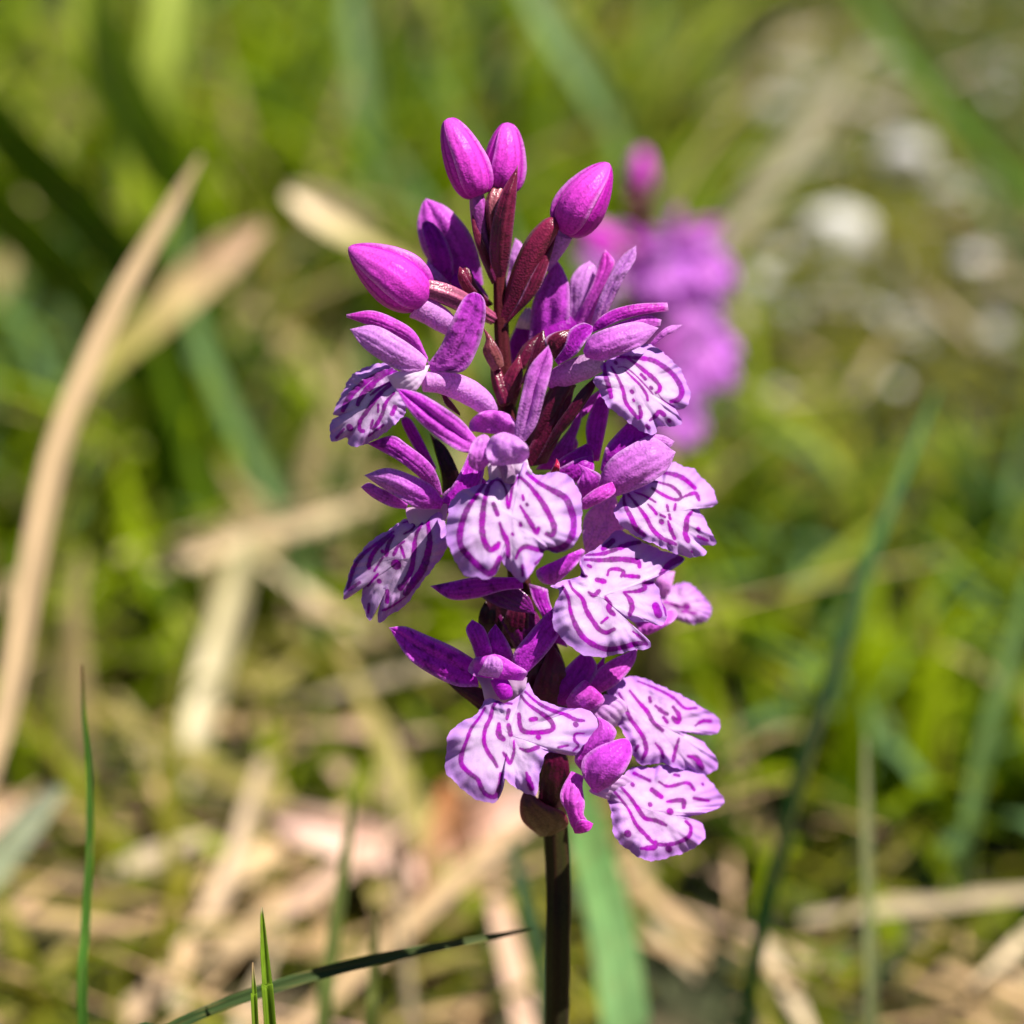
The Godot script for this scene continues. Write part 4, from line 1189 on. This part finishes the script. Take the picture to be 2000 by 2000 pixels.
func single_blades() -> void:
	var GY := Color(0.16, 0.27, 0.02)
	var BG := Color(0.16, 0.28, 0.09)
	var TAN := Color(0.66, 0.48, 0.28)
	var straw := {"look": "straw"}
	var lying := {"look": "straw", "rooted": false, "thick": 0.5}
	blade("dry_grass_stalk", "long pale straw stalk leaning in from the lower left edge", "straw", [392, 304, 228, 6, 330, 415, 228, 30, 245, 562, 227, 40, 172, 720, 226, 48, 112, 880, 225, 52, 72, 1060, 224, 52, 40, 1250, 223, 50, 10, 1400, 222, 48, -60, 1640, 221, 52], TAN, TAN, {"look": "straw", "fold": 0.18, "twist": 0.1})
	blade("grass_leaf", "thin upright green grass blade with a brown tip near left edge", "grass", [160, 1298, 164, 4, 165, 1400, 164, 9, 174, 1500, 164, 13, 176, 1650, 164, 16, 168, 1800, 164, 18, 162, 2010, 164, 20], Color(0.20, 0.10, 0.06), Color(0.08, 0.20, 0.03), {"tip": 0.16})
	blade("grass_leaf", "sharp green grass blade with a pale pointed tip at bottom edge", "grass", [512, 1772, 151, 3, 513, 1800, 151, 9, 517, 1860, 151, 16, 522, 1930, 151, 20, 528, 2020, 151, 23], Color(0.6, 0.5, 0.3), GY, {"tip": 0.12, "fold": 0.5})
	blade("grass_leaf", "shorter brown tipped blade left of the sharp green one", "grass", [494, 1880, 150, 3, 496, 1920, 150, 8, 498, 1960, 150, 11, 500, 2030, 150, 13], Color(0.6, 0.42, 0.24), GY, {"tip": 0.25, "fold": 0.5})
	blade("grass_leaf", "dark thin grass blade lying slantwise across the bottom, left of the stem", "grass", [1040, 1814, 160, 4, 960, 1830, 160, 12, 840, 1852, 159, 18, 700, 1882, 158, 22, 560, 1920, 157, 24, 430, 1965, 156, 22, 330, 2010, 155, 20, 200, 2090, 154, 18], Color(0.10, 0.13, 0.05), Color(0.05, 0.085, 0.03), {})
	blade("grass_leaf", "broad blue-green grass blade right behind the orchid's stem", "grass", [1120, 1500, 222, 40, 1145, 1620, 222, 76, 1175, 1740, 222, 86, 1200, 1860, 222, 90, 1225, 2040, 222, 92], Color(0.16, 0.34, 0.10), Color(0.24, 0.44, 0.17), {"fold": 0.12})
	blade("grass_stalk", "dark green stalk rising to the right of the orchid", "grass", [1830, 760, 240, 6, 1760, 930, 232, 20, 1690, 1110, 226, 32, 1630, 1300, 220, 36, 1575, 1460, 214, 34, 1535, 1620, 210, 30, 1490, 1800, 206, 28, 1450, 2030, 204, 26], Color(0.08, 0.20, 0.06), Color(0.008, 0.026, 0.007), {"tip": 0.42})
	blade("grass_leaf", "blurred blue-green blade crossing behind, left of the orchid", "grass", [345, 400, 370, 16, 370, 540, 365, 46, 410, 680, 360, 52, 460, 800, 355, 54, 520, 920, 350, 54, 580, 1060, 345, 52, 640, 1250, 342, 46], BG, BG * 0.8, {})
	blade("dry_leaf", "peach coloured dry leaf tip in the grass beside the straw stalk", "leaf", [515, 440, 310, 20, 450, 490, 310, 74, 380, 550, 310, 80, 310, 620, 308, 66, 230, 690, 306, 56, 150, 800, 304, 46], Color(0.80, 0.54, 0.36), Color(0.34, 0.30, 0.08), {"look": "straw", "twist": 0.1})
	blade("dry_leaf", "cream dry leaf tip in the grass left of the buds", "leaf", [565, 375, 310, 30, 620, 400, 310, 76, 680, 435, 308, 82, 740, 475, 306, 56, 810, 520, 304, 36, 880, 640, 302, 30], Color(0.85, 0.68, 0.45), Color(0.34, 0.32, 0.06), {"look": "straw", "twist": 0.1})
	blade("dry_grass_leaf", "wide bleached blade lying across the litter left of the orchid", "straw", [760, 965, -24, 16, 620, 1005, -24, 50, 480, 1040, -22, 64, 330, 1085, -20, 66, 140, 1130, -18, 62, -60, 1190, -14, 60], Color(0.62, 0.48, 0.28), Color(0.66, 0.50, 0.31), lying)
	blade("dry_grass_leaf", "upright bleached blade in the left middle of the litter", "straw", [490, 1040, 320, 30, 455, 1180, 316, 62, 420, 1300, 312, 70, 385, 1430, 306, 64, 350, 1560, 300, 44], Color(0.48, 0.42, 0.22), Color(0.60, 0.52, 0.34), straw)
	blade("dry_grass_leaf", "narrow tan blade rising left of the pinkish dry leaf", "straw", [520, 1480, 275, 24, 490, 1580, 272, 36, 460, 1680, 268, 40, 410, 1790, 264, 40, 330, 1900, 260, 38, 200, 2040, 256, 36], Color(0.50, 0.38, 0.24), Color(0.66, 0.48, 0.32), straw)
	blade("dry_leaf", "pinkish dry leaf lying left of the lowest bract", "leaf", [530, 1590, -14, 30, 590, 1610, -14, 70, 680, 1635, -12, 80, 770, 1668, -10, 80, 880, 1730, -6, 50], Color(0.86, 0.58, 0.50), Color(0.80, 0.52, 0.42), lying)
	blade("dry_leaf", "crumpled pink dead leaf just behind the stem", "leaf", [1060, 1540, -16, 40, 1010, 1570, -14, 100, 940, 1610, -12, 120, 870, 1660, -8, 110, 790, 1730, -5, 50], Color(0.86, 0.62, 0.56), Color(0.80, 0.46, 0.34), lying)
	blade("dry_leaf", "small orange dead leaf standing left of the lowest bract", "leaf", [880, 1530, 262, 30, 878, 1570, 262, 60, 860, 1620, 262, 50, 840, 1680, 262, 30], Color(0.62, 0.26, 0.10), Color(0.55, 0.30, 0.16), straw)
	blade("grass_stalk", "faint green stalk rising from the litter, far left of stem", "grass", [690, 1530, 196, 6, 680, 1640, 195, 20, 662, 1760, 194, 26, 645, 1880, 193, 28, 630, 2030, 192, 30], Color(0.14, 0.17, 0.05), Color(0.11, 0.15, 0.04), {})
	blade("grass_stalk", "short dull green stalk nearer the slanting blade", "grass", [735, 1770, 184, 6, 732, 1850, 184, 18, 728, 1930, 184, 22, 724, 2040, 184, 24], Color(0.14, 0.14, 0.05), Color(0.10, 0.13, 0.03), {})
	blade("grass_stalk", "dark bent stalk close beside the orchid's stem on its left", "grass", [1000, 1640, 205, 8, 1018, 1730, 204, 24, 1040, 1810, 203, 26, 1055, 1900, 202, 22, 1060, 2040, 201, 20], Color(0.04, 0.10, 0.05), Color(0.03, 0.07, 0.03), {})
	blade("grass_leaf", "pale thin blade standing in the litter at lower right", "grass", [1690, 1440, 205, 6, 1692, 1600, 205, 20, 1696, 1760, 205, 22, 1702, 2030, 205, 24], Color(0.30, 0.32, 0.16), Color(0.26, 0.30, 0.13), {})
	blade("grass_leaf", "green blade at the right edge, above the litter", "grass", [2010, 1120, 260, 14, 1980, 1260, 259, 30, 1940, 1400, 258, 34, 1905, 1540, 257, 30, 1890, 1640, 256, 28], Color(0.16, 0.28, 0.09), Color(0.14, 0.24, 0.07), {})
	blade("grass_leaf", "pale blade poking in at the lower left edge", "grass", [120, 1540, 240, 20, 60, 1600, 240, 60, 0, 1680, 240, 70, -80, 1780, 240, 70], Color(0.50, 0.55, 0.40), Color(0.4, 0.46, 0.28), {})
	# broad blurred green blades of the grass behind
	blade("grass_leaf", "broad green blade slanting down from the upper left edge, the upper of two", "grass", [-80, 170, 340, 60, 20, 260, 340, 100, 130, 370, 340, 110, 240, 500, 340, 100, 320, 640, 340, 70], Color(0.13, 0.24, 0.01), Color(0.11, 0.20, 0.01), {"twist": 0.8})
	blade("grass_leaf", "broad green blade slanting down from the upper left edge, the lower of two", "grass", [-80, 330, 350, 60, 0, 400, 350, 100, 100, 490, 350, 106, 200, 600, 350, 90, 280, 740, 350, 70], Color(0.18, 0.29, 0.01), Color(0.14, 0.24, 0.01), {"twist": 0.8})
	blade("grass_leaf", "bright yellow-green blade standing at top left", "grass", [170, -120, 370, 60, 190, 20, 370, 100, 250, 180, 370, 120, 330, 330, 370, 100, 390, 520, 370, 70], Color(0.50, 0.62, 0.08), Color(0.34, 0.46, 0.02), {"twist": 0.6})
	blade("grass_leaf", "second yellow-green blade crossing at top left", "grass", [330, -100, 390, 50, 340, 40, 390, 90, 320, 180, 390, 100, 290, 300, 390, 90, 280, 460, 390, 60], Color(0.52, 0.62, 0.14), Color(0.36, 0.46, 0.03), {"twist": 0.6})
	blade("grass_leaf", "pale blue-green blade standing above the buds on the left", "grass", [690, -60, 430, 40, 705, 60, 430, 58, 720, 180, 430, 58, 735, 330, 430, 46, 750, 560, 430, 40], Color(0.28, 0.42, 0.2), Color(0.12, 0.22, 0.04), {})
	blade("grass_leaf", "blue-green blade arching down from the top, right of the buds", "grass", [1010, -80, 410, 36, 1070, 40, 410, 56, 1140, 140, 410, 60, 1210, 260, 410, 56, 1270, 420, 410, 46, 1300, 640, 410, 40], Color(0.24, 0.36, 0.17), Color(0.12, 0.22, 0.05), {})
	blade("grass_leaf", "dark green blade crossing the upper right corner", "grass", [1640, -80, 400, 36, 1740, 60, 400, 56, 1850, 200, 400, 56, 1970, 330, 400, 50, 2100, 500, 400, 40], Color(0.12, 0.22, 0.04), Color(0.08, 0.17, 0.02), {})
	blade("dry_grass_leaf", "faded tan blade leaning up to the right behind the second orchid", "straw", [1690, 90, 430, 20, 1590, 230, 430, 56, 1490, 370, 430, 60, 1400, 480, 430, 60, 1300, 620, 430, 56], Color(0.52, 0.48, 0.32), Color(0.42, 0.38, 0.24), straw)


# ------------------------------------------------------------------ pebbles
func stones_and_leaves() -> void:
	var n := 0
	var spots := []
	for i in 26:
		spots.append([rng.randf_range(1440, 2010), rng.randf_range(60, 760), rng.randf_range(10, 34), rng.randf_range(0.85, 1.15), "small pale pebble lying among the larger stones of the open patch"])
	for s in spots + STONES:
		var p := W(s[0], s[1], 400.0)
		var go := (p - eye).normalized()
		var t := (eye.y - 0.004) / -go.y
		var at := eye + go * t
		var r: float = s[2] * 0.001 * HALF * t
		at.y = lie(at.x, at.z)
		var v := PackedVector3Array()
		var col := PackedColorArray()
		var idx := PackedInt32Array()
		for i in 17:
			for j in 24:
				var a := PI * i / 16.0
				var b := TAU * j / 24.0
				var d := Vector3(sin(a) * cos(b), cos(a), sin(a) * sin(b))
				var k := 1.0 + 0.28 * noise.get_noise_3d(d.x * 1.2 + n * 7.0, d.y * 1.2, d.z * 1.2) + 0.06 * noise.get_noise_3d(d.x * 5.0, d.y * 5.0 + n, d.z * 5.0)
				v.append(d * k * r * Vector3(1.0, 0.7, 0.9) + Vector3(0, r * 0.35, 0))
				col.append(Color(0.60, 0.585, 0.57) * s[3])
		for i in 16:
			for j in 24:
				var a0 := i * 24 + j
				var b0 := i * 24 + (j + 1) % 24
				idx.append_array(PackedInt32Array([a0, b0 + 24, b0, a0, a0 + 24, b0 + 24]))
		var m := put(mesh_of(v, idx, col), M["stone"], "pebble", self)
		m.position = at
		tag(m, s[4], "stone", "pale stones in the open patch")
		n += 1
